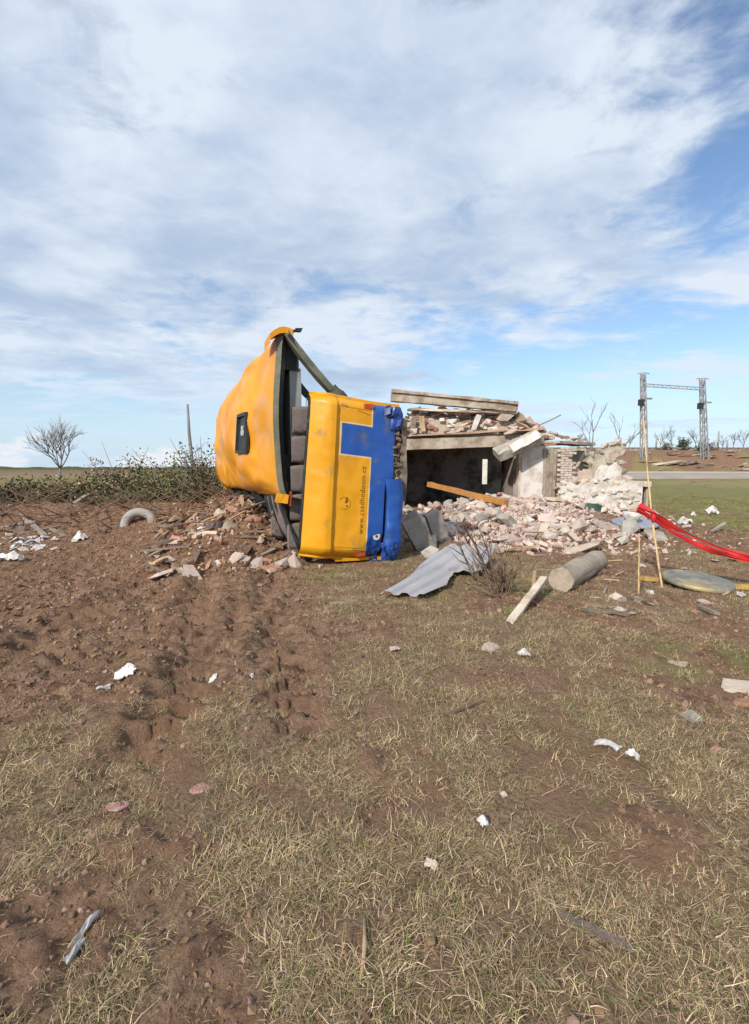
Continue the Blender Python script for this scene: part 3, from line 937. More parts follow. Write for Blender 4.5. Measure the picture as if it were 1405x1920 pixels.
tm = text_mesh('www.csadhodonin.cz', 0.112)
mb = MB()
vs_ = []
for p in tm.vertices:          # text runs up the panel, its top to the photo's left
    u = 0.705 + p.co.y * 1.0; v = 1.0 + p.co.x
    vs_.append(on_panel(u, v, 0.004 + p.co.z))
mb.add(vs_, [tuple(pl.vertices) for pl in tm.polygons])
mb.build('lettering', [M['print']], rear)
# round emblem: faint ring with a dark blot-like figure
mb = MB()
e0 = (1.0, 0.98)
def ring(cu_, cv_, r1, r2, n=24, mi=0, a0=0.0, a1=6.2832, sq=1.0):
    A = [a0 + (a1 - a0) * k / n for k in range(n + 1)]
    g1 = [on_panel(cu_ + r1 * math.cos(a), cv_ + sq * r1 * math.sin(a), 0.005) for a in A]
    g2 = [on_panel(cu_ + r2 * math.cos(a), cv_ + sq * r2 * math.sin(a), 0.005) for a in A]
    mb.grid([g1, g2], mi, smooth=False)
ring(0.99, 0.93, 0.088, 0.096, 18, 1, 0.5, 5.4)
ring(0.955, 0.985, 0.0005, 0.02, 9, 0, sq=2.4)
ring(0.972, 0.95, 0.0005, 0.016, 7, 0, sq=1.3)
ring(0.952, 0.89, 0.0005, 0.018, 6, 0, sq=0.8)
mb.build('emblem', [M['print'], M['print_faint']], rear)

# side walls (belt section below the windows) and floor
mb = MB()
for v0, sgn in ((2.5, 1), (0.08, -1)):
    us = np.linspace(0.1, 1.06, 8); ws = np.linspace(0.12, 9.9, 40)
    P = [[B(u, w_, v0 + sgn * (0.05 + 0.02 * sn(u * 4, w_ * 0.9, 7)) + 0.05 * u) for w_ in ws] for u in us]
    P2 = [[p - Vector((0, 0, 0.05 * sgn)) for p in r] for r in P]
    mb.grid(P); mb.grid(P2)
    mb.grid([P[-1], P2[-1]]); mb.grid([[r[0] for r in P], [r[0] for r in P2]])
mb.build('side_wall', [M['bus_yellow']], bus)
mb = MB()
mb.obox(B(0.14, 5.0, 1.3), BU * 0.05, BW * 4.85, Vector((0, 0, 1.2)))
for v in (0.8, 1.8): mb.obox(B(0.02, 5.0, v), BU * 0.10, BW * 4.7, Vector((0, 0, 0.06)))
mb.build('floor', [M['chassis']], bus)
# front end
mb = MB()
P = [[B(u, 9.9 + 0.25 * math.sin(math.pi * min(1, max(0, (v - 0.1) / 2.5))), v + 0.12 * u + (0.42 * float(sst(u, 1.0, 1.95)))) for v in np.linspace(0.1, 2.6, 12)] for u in np.linspace(0.1, 1.95, 10)]
mb.grid(P)
mb.build('front_panel', [M['bus_yellow']], bus)
# wheels
for w_ in (2.9, 8.0):
    for v in (0.32, 2.2):
        mb = MB()
        mb.lathe(B(0.05, w_, v), [(0.22, -0.13), (0.40, -0.14), (0.47, -0.10), (0.48, 0.0), (0.47, 0.10), (0.40, 0.14), (0.22, 0.13)], 24, (0, 0, 1))
        wh = mb.build('wheel', [M['rubber']], bus)
        mb = MB(); mb.lathe(B(0.05, w_, v), [(0.0, 0.08), (0.1, 0.09), (0.22, 0.12), (0.22, -0.12), (0.0, -0.08)], 18, (0, 0, 1))
        mb.build('rim', [M['duct_grey']], wh)

# roof shell, pushed up and over in one piece
RL = 10.3
rear_prof = [(1.58, 3.60), (1.72, 3.60), (1.84, 3.48), (1.88, 3.1), (1.92, 2.6), (1.93, 2.2), (1.91, 1.7), (1.88, 1.32), (1.82, 1.12), (1.66, 1.06), (1.50, 1.07)]
mid_prof = [(1.55, 3.75), (1.72, 3.76), (1.93, 3.60), (2.06, 3.2), (2.17, 2.7), (2.21, 2.25), (2.19, 1.75), (2.10, 1.35), (1.98, 1.06), (1.78, 0.98), (1.55, 0.98)]
far_prof = [(1.50, 3.72), (1.66, 3.78), (1.88, 3.60), (2.02, 3.2), (2.10, 2.7), (2.12, 2.2), (2.07, 1.7), (2.0, 1.25), (1.88, 0.95), (1.72, 0.88), (1.5, 0.9)]
NS = 60
cr, cm, cf = (catmull(p, NS) for p in (rear_prof, mid_prof, far_prof))
WS = np.concatenate([[0.40, 0.44, 0.5, 0.58], np.linspace(0.7, RL, 150)])


def roof_pt(k, w_, off=0.0):
    t = (w_ - 0.4) / (RL - 0.4)
    a = float(sst(t, 0, 0.42)); b = float(sst(t, 0.45, 1.0))
    p = cr[k] * (1 - a) + cm[k] * a
    p = p * (1 - b) + cf[k] * b
    s = k / (NS - 1)
    q = (p[0] - 0.055 * 0, p[1])
    inn = math.sin(math.pi * s)
    du = 0.13 * sn(w_ * 0.4, s * 4.2, 51) * inn + 0.08 * sn(w_ * 0.8 + s * 3, s * 8 - w_ * 0.3, 52) * inn + 0.04 * sn(w_ * 2.2 + s * 6, s * 20, 53) * inn
    # creases where the sheet buckled near its lower edge and round the hatch
    rg = abs(sn(w_ * 0.55 + s * 2.2, s * 5.5 - w_ * 0.5, 57)) + 0.5 * abs(sn(w_ * 1.3 - s * 3, s * 9, 58))
    du += (0.14 - 0.42 * rg) * inn * 0.28 + 0.012 * math.exp(-(((w_ - 0.2) % 1.25 - 0.6) / 0.05) ** 2)
    du -= 0.09 * math.exp(-((s - 0.76 - 0.02 * w_) / 0.05) ** 2) * float(sst(w_, 1.0, 2.2)) + 0.06 * math.exp(-((s - 0.30 + 0.02 * w_) / 0.04) ** 2) * float(sst(w_, 1.5, 3))
    du *= float(sst(w_, 0.4, 1.3))
    # undo B()'s lean so that the profile above is what is measured
    return B(q[0] + du + 0.055 * q[1] - off, w_, q[1])


mb = MB()
P = [[roof_pt(k, w_) for w_ in WS] for k in range(NS)]
mb.grid(P)
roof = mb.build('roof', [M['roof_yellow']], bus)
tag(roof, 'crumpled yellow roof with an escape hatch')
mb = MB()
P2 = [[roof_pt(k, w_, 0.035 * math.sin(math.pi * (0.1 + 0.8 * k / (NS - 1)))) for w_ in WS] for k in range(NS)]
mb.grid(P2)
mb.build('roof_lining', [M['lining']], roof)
# roof hatch: raised frame, dark sheet coloured as the hole's shade, bent cover on it
def roof_frame(s, w_, off):
    k = s * (NS - 1); i = int(k); f = k - i
    return roof_pt(i, w_, off).lerp(roof_pt(min(i + 1, NS - 1), w_, off), f)
mb = MB()
S0, S1, W0, W1 = 0.425, 0.575, 2.2, 3.0
def strip(sa, wa, sb, wb, wd):
    a = roof_frame(sa, wa, -0.03); b = roof_frame(sb, wb, -0.03)
    mb.beam(a, b, wd, 0.06, up=BU)
strip(S0, W0, S0, W1, .06); strip(S1, W0, S1, W1, .06); strip(S0, W0, S1, W0, .06); strip(S0, W1, S1, W1, .06)
hatch = mb.build('roof_hatch', [M['frame_dark']], roof)
mb = MB()
P = [[roof_frame(S0 + (S1 - S0) * i / 6, W0 + (W1 - W0) * j / 6, -0.012) for j in range(7)] for i in range(7)]
mb.grid(P)
mb.build('hatch_opening', [M['frame_dark']], bus)
mb = MB()
P = [[roof_frame(0.475 + 0.04 * i / 3, 2.45 + 0.25 * j / 3, -0.02 - 0.012 * ((i + j) % 2)) for j in range(4)] for i in range(4)]
mb.grid(P); mb.build('hatch_glass', [M['tin']], bus)
# rear edge of the roof: dark green-grey window frame and rubber, seen as an upright strip
mb = MB()
g1 = [roof_pt(k, 0.40, -0.004) for k in range(2, NS - 2)]
g2 = [roof_pt(k, 0.36, 0.075) for k in range(2, NS - 2)]
g3 = [roof_pt(k, 0.46, 0.16) for k in range(2, NS - 2)]
mb.grid([g1, g2]); wf = mb.build('rear_window_frame', [M['frame_green']], bus)
mb = MB(); mb.grid([g2, g3]); mb.build('rear_window_rubber', [M['rubber']], wf)
# lower corner of the roof folds under as a yellow lip, red-edged
mb = MB()
mb.beam(B(1.98, 0.36, 1.09), B(1.80, 0.34, 1.06), 0.10, 0.14, up=(0, 0, 1), seg=4, jit=0.006)
mb.build('roof_lip', [M['bus_yellow']], bus)
mb = MB(); mb.beam(B(1.77, 0.33, 0.96), B(1.76, 0.33, 1.18), 0.03, 0.04, up=BW); mb.build('side_marker', [M['tail_red']], bus)
# top corner cap and the bent bracket on it
mb = MB()
P = [[B(1.97 - 0.34 * i / 5 + 0.055 * 3.5, 0.31 + 0.5 * j / 4, 3.47 + 0.10 * i / 5 + 0.10 * math.sin(math.pi * (0.12 + 0.8 * i / 5)) * (1 - 0.5 * (j / 4) ** 2)) for j in range(5)] for i in range(6)]
mb.grid(P); mb.grid([[p - Vector((0, 0, .14)) for p in P[0]], P[0]]); mb.grid([[r[0] for r in P], [r[0] - Vector((0, 0, .09)) for r in P]]); mb.grid([P[-1], [p - Vector((0, 0, .12)) for p in P[-1]]])
mb.build('roof_corner', [M['roof_yellow']], bus)
mb = MB(); mb.obox(B(1.74, 0.34, 3.60), BU * 0.05, BW * 0.04, Vector((0.01, 0, 0.025)), jit=0.008); mb.build('bracket', [M['frame_dark']], bus)
# leaning window posts of the upper side: roof edge down to the belt line
for k, (w0, w1, wd, mt) in enumerate(((0.40, 0.28, 0.17, 'frame_green'), (1.55, 1.45, 0.13, 'frame_dark'), (3.2, 3.1, 0.13, 'frame_dark'), (4.9, 4.8, 0.13, 'frame_dark'), (6.6, 6.5, 0.13, 'frame_dark'), (8.4, 8.2, 0.13, 'frame_dark'))):
    mb = MB()
    a = B(1.74 + 0.055 * 3.5, w0, 3.56); b = B(1.06, w1, 2.60)
    mb.beam(a, b, wd, 0.09, up=BW.cross(b - a), seg=6, jit=0.008, bow=0.03)
    po = mb.build('window_post', [M[mt]], bus)
    if k == 0:
        mb = MB(); mb.beam(a.lerp(b, 0.05) - BW * 0.07, a.lerp(b, 0.92) - BW * 0.06, 0.035, 0.05, up=BW.cross(b - a), seg=4, jit=0.006)
        mb.build('post_rubber', [M['rubber']], po)
# brown torn sheet at the foot of the rear post
mb = MB(); mb.beam(B(1.22, 0.2, 2.74), B(1.0, 0.22, 2.60), 0.16, 0.02, up=BW, seg=3, jit=0.02); mb.build('torn_trim', [M['chassis']], bus)
# roof rail joining the posts
mb = MB(); mb.beam(B(1.62 + .2, 0.5, 3.44), B(1.62 + .2, 10.2, 3.56), 0.10, 0.12, seg=10, jit=0.01); mb.build('cant_rail', [M['frame_dark']], bus)
mb = MB(); mb.beam(B(1.06, 0.25, 2.61), B(1.06, 10.0, 2.63), 0.10, 0.08, seg=10, jit=0.01); mb.build('belt_rail', [M['frame_dark']], bus)
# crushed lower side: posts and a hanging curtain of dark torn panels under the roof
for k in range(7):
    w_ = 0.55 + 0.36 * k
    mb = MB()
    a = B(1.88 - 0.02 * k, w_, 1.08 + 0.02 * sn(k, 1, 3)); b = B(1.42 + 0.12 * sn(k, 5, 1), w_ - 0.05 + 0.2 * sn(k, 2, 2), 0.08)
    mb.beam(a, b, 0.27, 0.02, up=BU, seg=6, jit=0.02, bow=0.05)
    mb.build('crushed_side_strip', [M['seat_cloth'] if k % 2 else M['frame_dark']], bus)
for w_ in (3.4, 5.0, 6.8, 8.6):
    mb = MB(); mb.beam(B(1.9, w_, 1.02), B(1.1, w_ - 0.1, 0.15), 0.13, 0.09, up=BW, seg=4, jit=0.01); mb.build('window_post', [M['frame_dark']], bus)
# inside: grey air duct, five back seats, more rows behind
mb = MB()
mb.obox(B(1.68, 5.3, 2.42), BU * 0.09, BW * 4.75, Vector((0, 0, 0.66)))
mb.build('air_duct', [M['duct_grey']], bus)
mb = MB(); mb.obox(B(1.80, 0.75, 3.22), BU * 0.12, BW * 0.22, Vector((0, 0, 0.16)), jit=0.02); mb.build('speaker_box', [M['frame_dark']], bus)  # plain dark box added for the dark mass in the window's top corner
mb = MB(); mb.tube([B(1.60, 0.5, 1.3), B(1.56, 0.5, 1.8), B(1.54, 0.48, 2.62)], 0.012, 6); mb.build('grab_rail', [M['tin']], bus)
mb = MB(); mb.obox(B(1.74, 0.75, 1.48), BU * 0.10, BW * 0.12, Vector((0, 0, 0.28)), jit=0.02); mb.build('speaker_box', [M['frame_dark']], bus)  # another plain dark box, standing in for the black interior below the duct


def seat(v0, w_):
    """one seat of the rear bench; its back runs to the photo's left, lying sideways"""
    mb = MB()
    rows = []
    n = 9
    for i in range(n):
        q = i / (n - 1); u = 0.55 + 1.16 * q
        half = 0.224 * (1 - 0.02 * q - (0.10 if i == n - 1 else 0))
        th = 0.10 * (1 - 0.35 * q)
        c = B(u, w_ - 0.06 * q, v0)
        ringp = []
        for a in range(10):
            an = 2 * math.pi * a / 10
            cx_, cz_ = math.cos(an), math.sin(an)
            e = 0.28
            ringp.append(c + Vector((0, 0, half * math.copysign(abs(cx_) ** e, cx_))) + BW * th * math.copysign(abs(cz_) ** e, cz_) + BU * (0.03 * math.copysign(1, q - 0.5) if i in (0, n - 1) else 0))
        rows.append(ringp)
    mb.grid([r + [r[0]] for r in rows], 0)
    mb.add(rows[-1], [tuple(range(10))], 0); mb.add(rows[0], [tuple(range(9, -1, -1))], 0)
    st = mb.build('seat', [M['seat_cloth']], bus)
    mb = MB(); mb.obox(B(0.52, w_ + 0.25, v0), BU * 0.08, BW * 0.27, Vector((0, 0, 0.20)), jit=0.008); mb.build('cushion', [M['seat_cloth']], st)
    mb = MB(); mb.tube([B(1.2, w_ - 0.14, v0 - 0.19), B(1.5, w_ - 0.15, v0 - 0.19), B(1.6, w_ - 0.14, v0 - 0.15)], 0.009, 5); mb.build('seat_piping', [M['frame_dark']], st)


for k in range(5): seat(0.46 + 0.455 * k, 0.56)
for r in range(1, 6):
    for k in (0, 1, 3, 4): seat(0.42 + 0.46 * k, 0.56 + 1.5 * r)


# ------------------------------------------------------------------ the ruined house
HY = 16.5                                   # its front face
house = empty('ruined_house', (4.6, HY + 2.5, 0.0), 'ruined house with a collapsed roof, dark opening and broken plaster walls behind the bus', 'house')
PXM = 900 / HY


def hx(px): return (px - 702.5) / F_PX * (HY * 1.0)
def hz(py): return CAM_H + (876 - py) / F_PX * HY


# concrete lintel over the opening, sagging a little
mb = MB(); mb.beam((hx(752), HY + 0.15, hz(834)), (hx(1008), HY + 0.15, hz(826)), 0.40, 0.37, seg=12, jit=0.012); mb.build('lintel', [M['concrete_tan']], house)
mb = MB(); mb.beam((hx(770), HY - 0.02, hz(818)), (hx(1015), HY - 0.06, hz(806)), 0.30, 0.06, seg=10, jit=0.015); mb.build('wall_plate', [M['wood_tan']], house)
mb = MB(); mb.box((hx(745), HY + 0.36, 2.52), (hx(1045), HY + 6.2, 2.66)); mb.build('floor_slab', [M['concrete_tan']], house)
# back wall with a narrow window slot, side walls
mb = MB()
yb = HY + 5.6; sx0, sx1 = (904 - 702.5) / 900 * yb, (916 - 702.5) / 900 * yb
z0, z1 = CAM_H + (876 - 908) / 900 * yb, CAM_H + (876 - 861) / 900 * yb
x0, x1 = hx(745), hx(1045)
mb.box((x0, yb, 0), (sx0, yb + 0.3, 2.5)); mb.box((sx1, yb, 0), (x1 + 0.9, yb + 0.3, 2.5))
mb.box((sx0, yb + 0.002, 0), (sx1, yb + 0.3, z0)); mb.box((sx0, yb + 0.002, z1), (sx1, yb + 0.3, 2.5))
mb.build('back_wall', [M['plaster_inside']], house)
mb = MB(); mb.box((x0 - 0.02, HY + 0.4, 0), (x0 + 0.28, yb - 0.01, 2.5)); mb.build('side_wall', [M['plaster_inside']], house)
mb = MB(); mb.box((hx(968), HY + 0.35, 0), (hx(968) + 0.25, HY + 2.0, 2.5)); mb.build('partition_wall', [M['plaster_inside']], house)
# pale plastered front pier
mb = MB()
P = [[(hx(972) + (hx(1026) - hx(972)) * i / 8 + 0.03 * sn(i, j * 1.3, 6) * (1 if i in (0, 8) else 0), HY + 0.02 * sn(i * .7, j * .6, 2), 0.1 + (hz(836) - 0.1) * j / 10) for j in range(11)] for i in range(9)]
mb.grid([[Vector(p) for p in r] for r in P], smooth=False)
mb.grid([[Vector(p) for p in P[0]], [Vector(p) + Vector((0, .35, 0)) for p in P[0]]]); mb.grid([[Vector(p) for p in P[-1]], [Vector(p) + Vector((0, .35, 0)) for p in P[-1]]])
mb.build('front_pier', [M['plaster']], house)
mb = MB(); mb.obox((hx(998), HY - 0.03, hz(898)), (0.40, 0, 0), (0, 0.02, 0), (0, 0, 0.72), jit=0.02); mb.build('plaster_patch', [M['plaster_white']], house)
# grey weathered boards hanging beside it
for k in range(4):
    xa = hx(1018) + 0.115 * k
    mb = MB(); mb.beam((xa, HY - 0.05 + 0.006 * (k % 2), 0.22 + 0.05 * (k % 3)), (xa + 0.03, HY - 0.04 + 0.006 * (k % 2), hz(842) + 0.06 * math.sin(k * 1.1)), 0.108, 0.025, up=(0, 1, 0), seg=5, jit=0.005)
    mb.build('board', [M['wood_grey']], house)

# bricks: shared meshes, one object each
BR = [hull_mesh('brick', [(sx * (0.125 + RV.uniform(-.008, .002)), sy * (0.06 + RV.uniform(-.006, .002)), sz * (0.036 + RV.uniform(-.004, .001))) for sx in (-1, 1) for sy in (-1, 1) for sz in (-1, 1)], None) for _ in range(5)]


def brick_mesh(k, mname):
    key = (k, mname)
    if key not in BRM:
        me = BR[k].copy(); me.materials.append(M[mname]); BRM[key] = me
    return BRM[key]


BRM = {}


def lay_bricks(parent, x0, x1, y, z0, top, mats, ragged=0.1, depth_jit=0.012):
    """courses of single bricks from z0 up to top(x)"""
    org = BASE[parent.name]; course = 0; z = z0
    while z < max(top(x0), top((x0 + x1) / 2), top(x1)) + 0.05:
        x = x0 + (0.13 if course % 2 else 0)
        while x < x1 - 0.06:
            if z < top(x + 0.12) + rng.uniform(-ragged, ragged) * 0.5 and rng.random() > 0.03:
                o = bpy.data.objects.new('brick', brick_mesh(rng.randrange(5), rng.choice(mats)))
                COL.objects.link(o); o.parent = parent
                o.location = (x + 0.125 - org.x, y + rng.uniform(-depth_jit, depth_jit) - org.y, z + 0.036 - org.z)
                o.rotation_euler = (rng.uniform(-.02, .02), rng.uniform(-.02, .02), rng.uniform(-.03, .03))
            x += 0.262
        z += 0.083; course += 1


wall = MB(); wall.box((hx(1043), HY + 0.07, 0.1), (hx(1068), HY + 0.33, hz(850))); pier = wall.build('brick_pier', [M['mortar']], house)
lay_bricks(pier, hx(1043), hx(1068), HY + 0.04, 0.25, lambda x: hz(842), ['plaster_white', 'brick_pink', 'plaster_white', 'mortar'], 0.05)
lay_bricks(pier, hx(968), hx(1042), HY + 0.02, hz(836), lambda x: hz(824) + 0.1 * math.sin(x * 5), ['brick_pink', 'mortar', 'brick_red'], 0.2)

# side bay: roof edge, inner wall, crossed white laths
mb = MB(); mb.beam((hx(1040), HY + 0.5, hz(829)), (hx(1118), HY + 0.9, hz(832)), 0.9, 0.10, seg=6, jit=0.015); mb.build('eaves_board', [M['wood_grey']], house)
mb = MB(); mb.box((hx(1062), HY + 1.6, 0), (hx(1135), HY + 1.85, hz(838))); mb.build('bay_wall', [M['stone_wall']], house)
mb = MB(); mb.beam((hx(1075), HY + 1.2, hz(846)), (hx(1090), HY + 1.2, hz(900)), 0.25, 0.05, up=(0, 1, 0), seg=3, jit=0.02); mb.build('fallen_board', [M['wood_tan']], house)
for a, b in (((1088, 850), (1097, 888)), ((1116, 848), (1094, 890))):
    mb = MB(); mb.beam((hx(a[0]), HY + 1.0, hz(a[1])), (hx(b[0]), HY + 0.95, hz(b[1])), 0.09, 0.04, up=(0, 1, 0), jit=0.004); mb.build('white_lath', [M['plaster_white']], house)
mb = MB(); mb.beam((hx(1085), HY + 1.05, hz(848)), (hx(1118), HY + 1.05, hz(846)), 0.10, 0.05, up=(0, 1, 0)); mb.build('window_head', [M['wood_grey']], house)
mb = MB(); mb.box((hx(1098), HY + 1.4, 0), (hx(1124), HY + 1.52, hz(884))); mb.build('door_leaf', [M['wood_tan']], house)

# ragged end wall: a broken slab of rough masonry with a pale plaster skin
SV = [hull_mesh('stone', chunk_pts(RV, 0.15, 0.12, 0.10, 16), None) for _ in range(6)]
STM = {}


def stone(parent, p, mname, sc, name='stone'):
    k = rng.randrange(6)
    if (k, mname) not in STM:
        me = SV[k].copy(); me.materials.append(M[mname]); STM[(k, mname)] = me
    o = bpy.data.objects.new(name, STM[(k, mname)]); COL.objects.link(o); o.parent = parent
    org = BASE[parent.name]
    o.location = (p[0] - org.x, p[1] - org.y, p[2] - org.z)
    o.scale = (sc * rng.uniform(.8, 1.25), sc * rng.uniform(.8, 1.2), sc * rng.uniform(.75, 1.1))
    o.rotation_euler = (rng.uniform(-.3, .3), rng.uniform(-.3, .3), rng.uniform(0, 6.28))
    return o


def ragged(outline, y0, y1, jit=0.03, sub=4):
    """a plate with a broken outline (px, py), standing between depths y0 and y1"""
    pts_ = []
    for i, (p_, q_) in enumerate(zip(outline, outline[1:] + outline[:1])):
        for k in range(sub):
            t_ = k / sub; j_ = jit if k else 0
            pts_.append((hx(p_[0] + (q_[0] - p_[0]) * t_) + rng.uniform(-j_, j_), hz(p_[1] + (q_[1] - p_[1]) * t_) + rng.uniform(-j_, j_)))
    n_ = len(pts_); mb_ = MB()
    V_ = [(p_[0], y0 + rng.uniform(-.015, .015), p_[1]) for p_ in pts_] + [(p_[0] + rng.uniform(-jit, jit), y1, p_[1] + rng.uniform(-jit, jit)) for p_ in pts_]
    mb_.add(V_, [tuple(range(n_)), tuple(range(2 * n_ - 1, n_ - 1, -1))] + [(i, n_ + i, n_ + (i + 1) % n_, (i + 1) % n_) for i in range(n_)])
    return mb_


endw = ragged([(1120, 940), (1121, 880), (1112, 866), (1122, 852), (1134, 850), (1140, 838), (1154, 836), (1160, 828), (1176, 826), (1187, 832), (1183, 846), (1172, 852), (1176, 868), (1186, 884), (1184, 940)], HY + 0.6, HY + 1.0).build('end_wall', [M['stone_wall']], house)
ragged([(1126, 935), (1130, 884), (1142, 872), (1156, 876), (1168, 866), (1180, 882), (1179, 935)], HY + 0.53, HY + 0.59, 0.04).build('plaster_skin', [M['plaster_white']], endw)
ragged([(1150, 868), (1156, 848), (1172, 846), (1180, 852), (1168, 858), (1164, 868)], HY + 0.54, HY + 0.59, 0.03).build('plaster_skin', [M['mortar']], endw)
ragged([(1060, 905), (1062, 880), (1080, 872), (1100, 884), (1112, 878), (1122, 905)], HY + 0.3, HY + 0.5, 0.05).build('broken_wall_stub', [M['brick_pink']], house)
for (px, py) in ((1124, 852), (1136, 846), (1147, 836), (1160, 829), (1172, 826), (1183, 832), (1182, 850), (1180, 866), (1186, 884), (1118, 868), (1150, 905), (1165, 903), (1135, 903)):
    stone(endw, (hx(px), HY + 0.62, hz(py)), rng.choice(['stone_wall', 'mortar', 'plaster_white']), rng.uniform(.6, 1.1))
mb = MB()
xa, xb = hx(1046), hx(1196); n_ = 26
topz = [hz(907) + 0.28 * sn(i * .9, 2, 4) + (0.12 if i > 22 else 0) for i in range(n_ + 1)]
fr = [[Vector((xa + (xb - xa) * i / n_, HY - 0.30 + 0.015 * sn(i * 2.1, j * 2, 19), 0.05 + (topz[i] - 0.05) * j / 7)) for j in range(8)] for i in range(n_ + 1)]
mb.grid(fr, smooth=False)
tp = [[Vector((xa + (xb - xa) * i / n_, HY - 0.30 + 0.55 * j / 3, topz[i] - 0.02 * j + 0.04 * sn(i * 1.5, j * 2, 8) * (1 if j else 0))) for j in range(4)] for i in range(n_ + 1)]
tp = [[fr[i][-1]] + tp[i][1:] for i in range(n_ + 1)]
mb.grid(tp, smooth=False)
mb.grid([fr[-1], [p + Vector((0, 0.55, 0)) for p in fr[-1]]], smooth=False); mb.grid([fr[0], [p + Vector((0, 0.55, 0)) for p in fr[0]]], smooth=False)
plinth = mb.build('plinth_wall', [M['plaster_white']], house)
for k in range(12):
    px = 1046 + 12.3 * k
    for j_ in range(3): stone(plinth, (hx(px + rng.uniform(-6, 6)), HY - 0.27, rng.uniform(.2, .85)), rng.choice(['plaster_white', 'plaster_white', 'plaster']), rng.uniform(.6, .95))
    for j_ in range(2): stone(plinth, (hx(px + rng.uniform(-6, 6)), HY - 0.12 + rng.uniform(-.06, .2), topz[min(25, 2 * k)] + rng.uniform(-.03, .10)), rng.choice(['plaster_white', 'mortar', 'brick_pink', 'plaster']), rng.uniform(.5, 1.3))
mb = MB()
xe = hx(1196)
mb.box((xe + 0.01, HY - 0.1, hz(912)), (xe + 0.42, HY + 0.9, hz(903)), jit=0.02); mb.build('step_cap', [M['plaster_white']], house)
mb = MB(); mb.box((xe + 0.06, HY + 0.0, 0.0), (xe + 0.16, HY + 0.8, hz(913))); mb.box((xe + 0.30, HY + 0.0, 0.0), (xe + 0.38, HY + 0.8, hz(913))); mb.build('step_leg', [M['mortar']], house)

# things lying on the ruin
mb = MB()
a = at(733, 744, HY - 0.1); b = at(969, 764, HY - 0.1)
mb.beam(a, b, 0.34, 0.30, seg=16, jit=0.012)
mb.beam(a + Vector((0.02, -0.02, 0.17)), b + Vector((0, -0.02, 0.12)), 0.44, 0.10, seg=12, jit=0.012)
tag(mb.build('roof_beam', [M['concrete_tan']]), 'long weathered beam lying across the top of the ruined house', 'beam')
mb = MB(); mb.beam(at(765, 768, HY + 0.1), at(965, 775, HY + 0.1), 0.5, 0.07, seg=10, jit=0.02)
tag(mb.build('pale_plank', [M['wood_pale']]), 'pale flat plank under the long beam on the ruined house', 'plank')
mb = MB(); mb.beam(at(1012, 817, HY - 0.35), at(930, 853, HY - 0.5), 0.5, 0.26, up=(0, -0.5, 1), seg=6, jit=0.03)
tag(mb.build('broken_slab', [M['concrete']]), 'broken concrete piece hanging askew from the end of the lintel', 'slab')
mb = MB(); mb.beam(at(1011, 813, HY - 0.72), at(958, 842, HY - 0.8), 0.30, 0.06, up=(0, -1, 0.5), seg=4, jit=0.02)
tag(mb.build('white_board', [M['plaster_white']]), 'white board lying on the askew broken concrete piece', 'board')
mb = MB(); mb.beam(at(805, 908, 15.2), at(950, 943, 12.6), 0.17, 0.14, seg=8, jit=0.01)
tag(mb.build('orange_timber', [M['wood_orange']]), 'orange-brown timber sloping out of the dark opening onto the rubble', 'timber')
mb = MB(); mb.box((6.5, 30.0, Hs(7, 30) - .05), (7.6, 30.12, 2.25), jit=0.01)  # added white surface that makes the slot in the back wall look bright
tag(mb.build('garden_wall', [M['plaster_white']]), 'short white wall standing behind the house, seen through the wall slot', 'wall')
mb = MB(); mb.tube([at(1005, 800, HY + .6), at(1030, 789, HY + .5), at(1052, 778, HY + .4)], 0.02, 5)
tag(mb.build('bent_rod', [M['twig_far']]), 'thin bent rod sticking out beside the ruined roof rubble', 'rod')

# ------------------------------------------------------------------ rubble
CH = {}


def chunk_set(kind, mname, n=6):
    key = (kind, mname)
    if key not in CH:
        ms = []
        for k in range(n):
            if kind == 'brick': pts = brick_pts(RV, 0.125, 0.062, 0.037)
            elif kind == 'block': pts = chunk_pts(RV, 0.16, 0.12, 0.09, 15)
            elif kind == 'flat': pts = chunk_pts(RV, 0.17, 0.13, 0.028, 14)
            else: pts = chunk_pts(RV, 0.12, 0.10, 0.075, 14)
            ms.append(hull_mesh(kind, pts, M[mname]))
        CH[key] = ms
    return rng.choice(CH[key])


def piece(name, kind, mname, p, sc, label, cat, group, flat=0.5):
    o = bpy.data.objects.new(name, chunk_set(kind, mname)); COL.objects.link(o)
    o.location = p; o.scale = (sc * rng.uniform(.85, 1.2), sc * rng.uniform(.85, 1.2), sc * rng.uniform(.85, 1.15))
    o.rotation_euler = (rng.uniform(-flat, flat), rng.uniform(-flat, flat), rng.uniform(0, 6.28))
    return tag(o, label, cat, group)


def rubble_stuff(name, pts, smin, smax, mats, label, parent=None):
    """a bed of crumbs too small to count, joined into one object"""
    V = []; Fs = []; mi = []
    tmpl = []
    for k in range(8):
        me = hull_mesh('t', chunk_pts(RV, 1, 0.8, 0.6, 10), None)
        co = np.zeros(len(me.vertices) * 3); me.vertices.foreach_get('co', co)
        tmpl.append((co.reshape(-1, 3), [tuple(p.vertices) for p in me.polygons])); bpy.data.meshes.remove(me)
    for p in pts:
        co, fs = tmpl[rng.randrange(8)]
        s_ = smin * (smax / smin) ** (rng.random() ** 1.6)
        Rm = np.array(Euler((rng.uniform(0, 6.28), rng.uniform(0, 6.28), rng.uniform(0, 6.28))).to_matrix())
        q = (co * s_) @ Rm.T + np.array(p)
        k0 = len(V); V.extend(map(tuple, q)); m_ = rng.randrange(len(mats))
        for f in fs: Fs.append(tuple(i + k0 for i in f)); mi.append(m_)
    me = bpy.data.meshes.new(name); me.from_pydata(V, [], Fs)
    for m_ in mats: me.materials.append(M[m_])
    me.polygons.foreach_set('material_index', mi); me.update()
    o = bpy.data.objects.new(name, me); COL.objects.link(o)
    return tag(o, label, None, None, 'stuff')


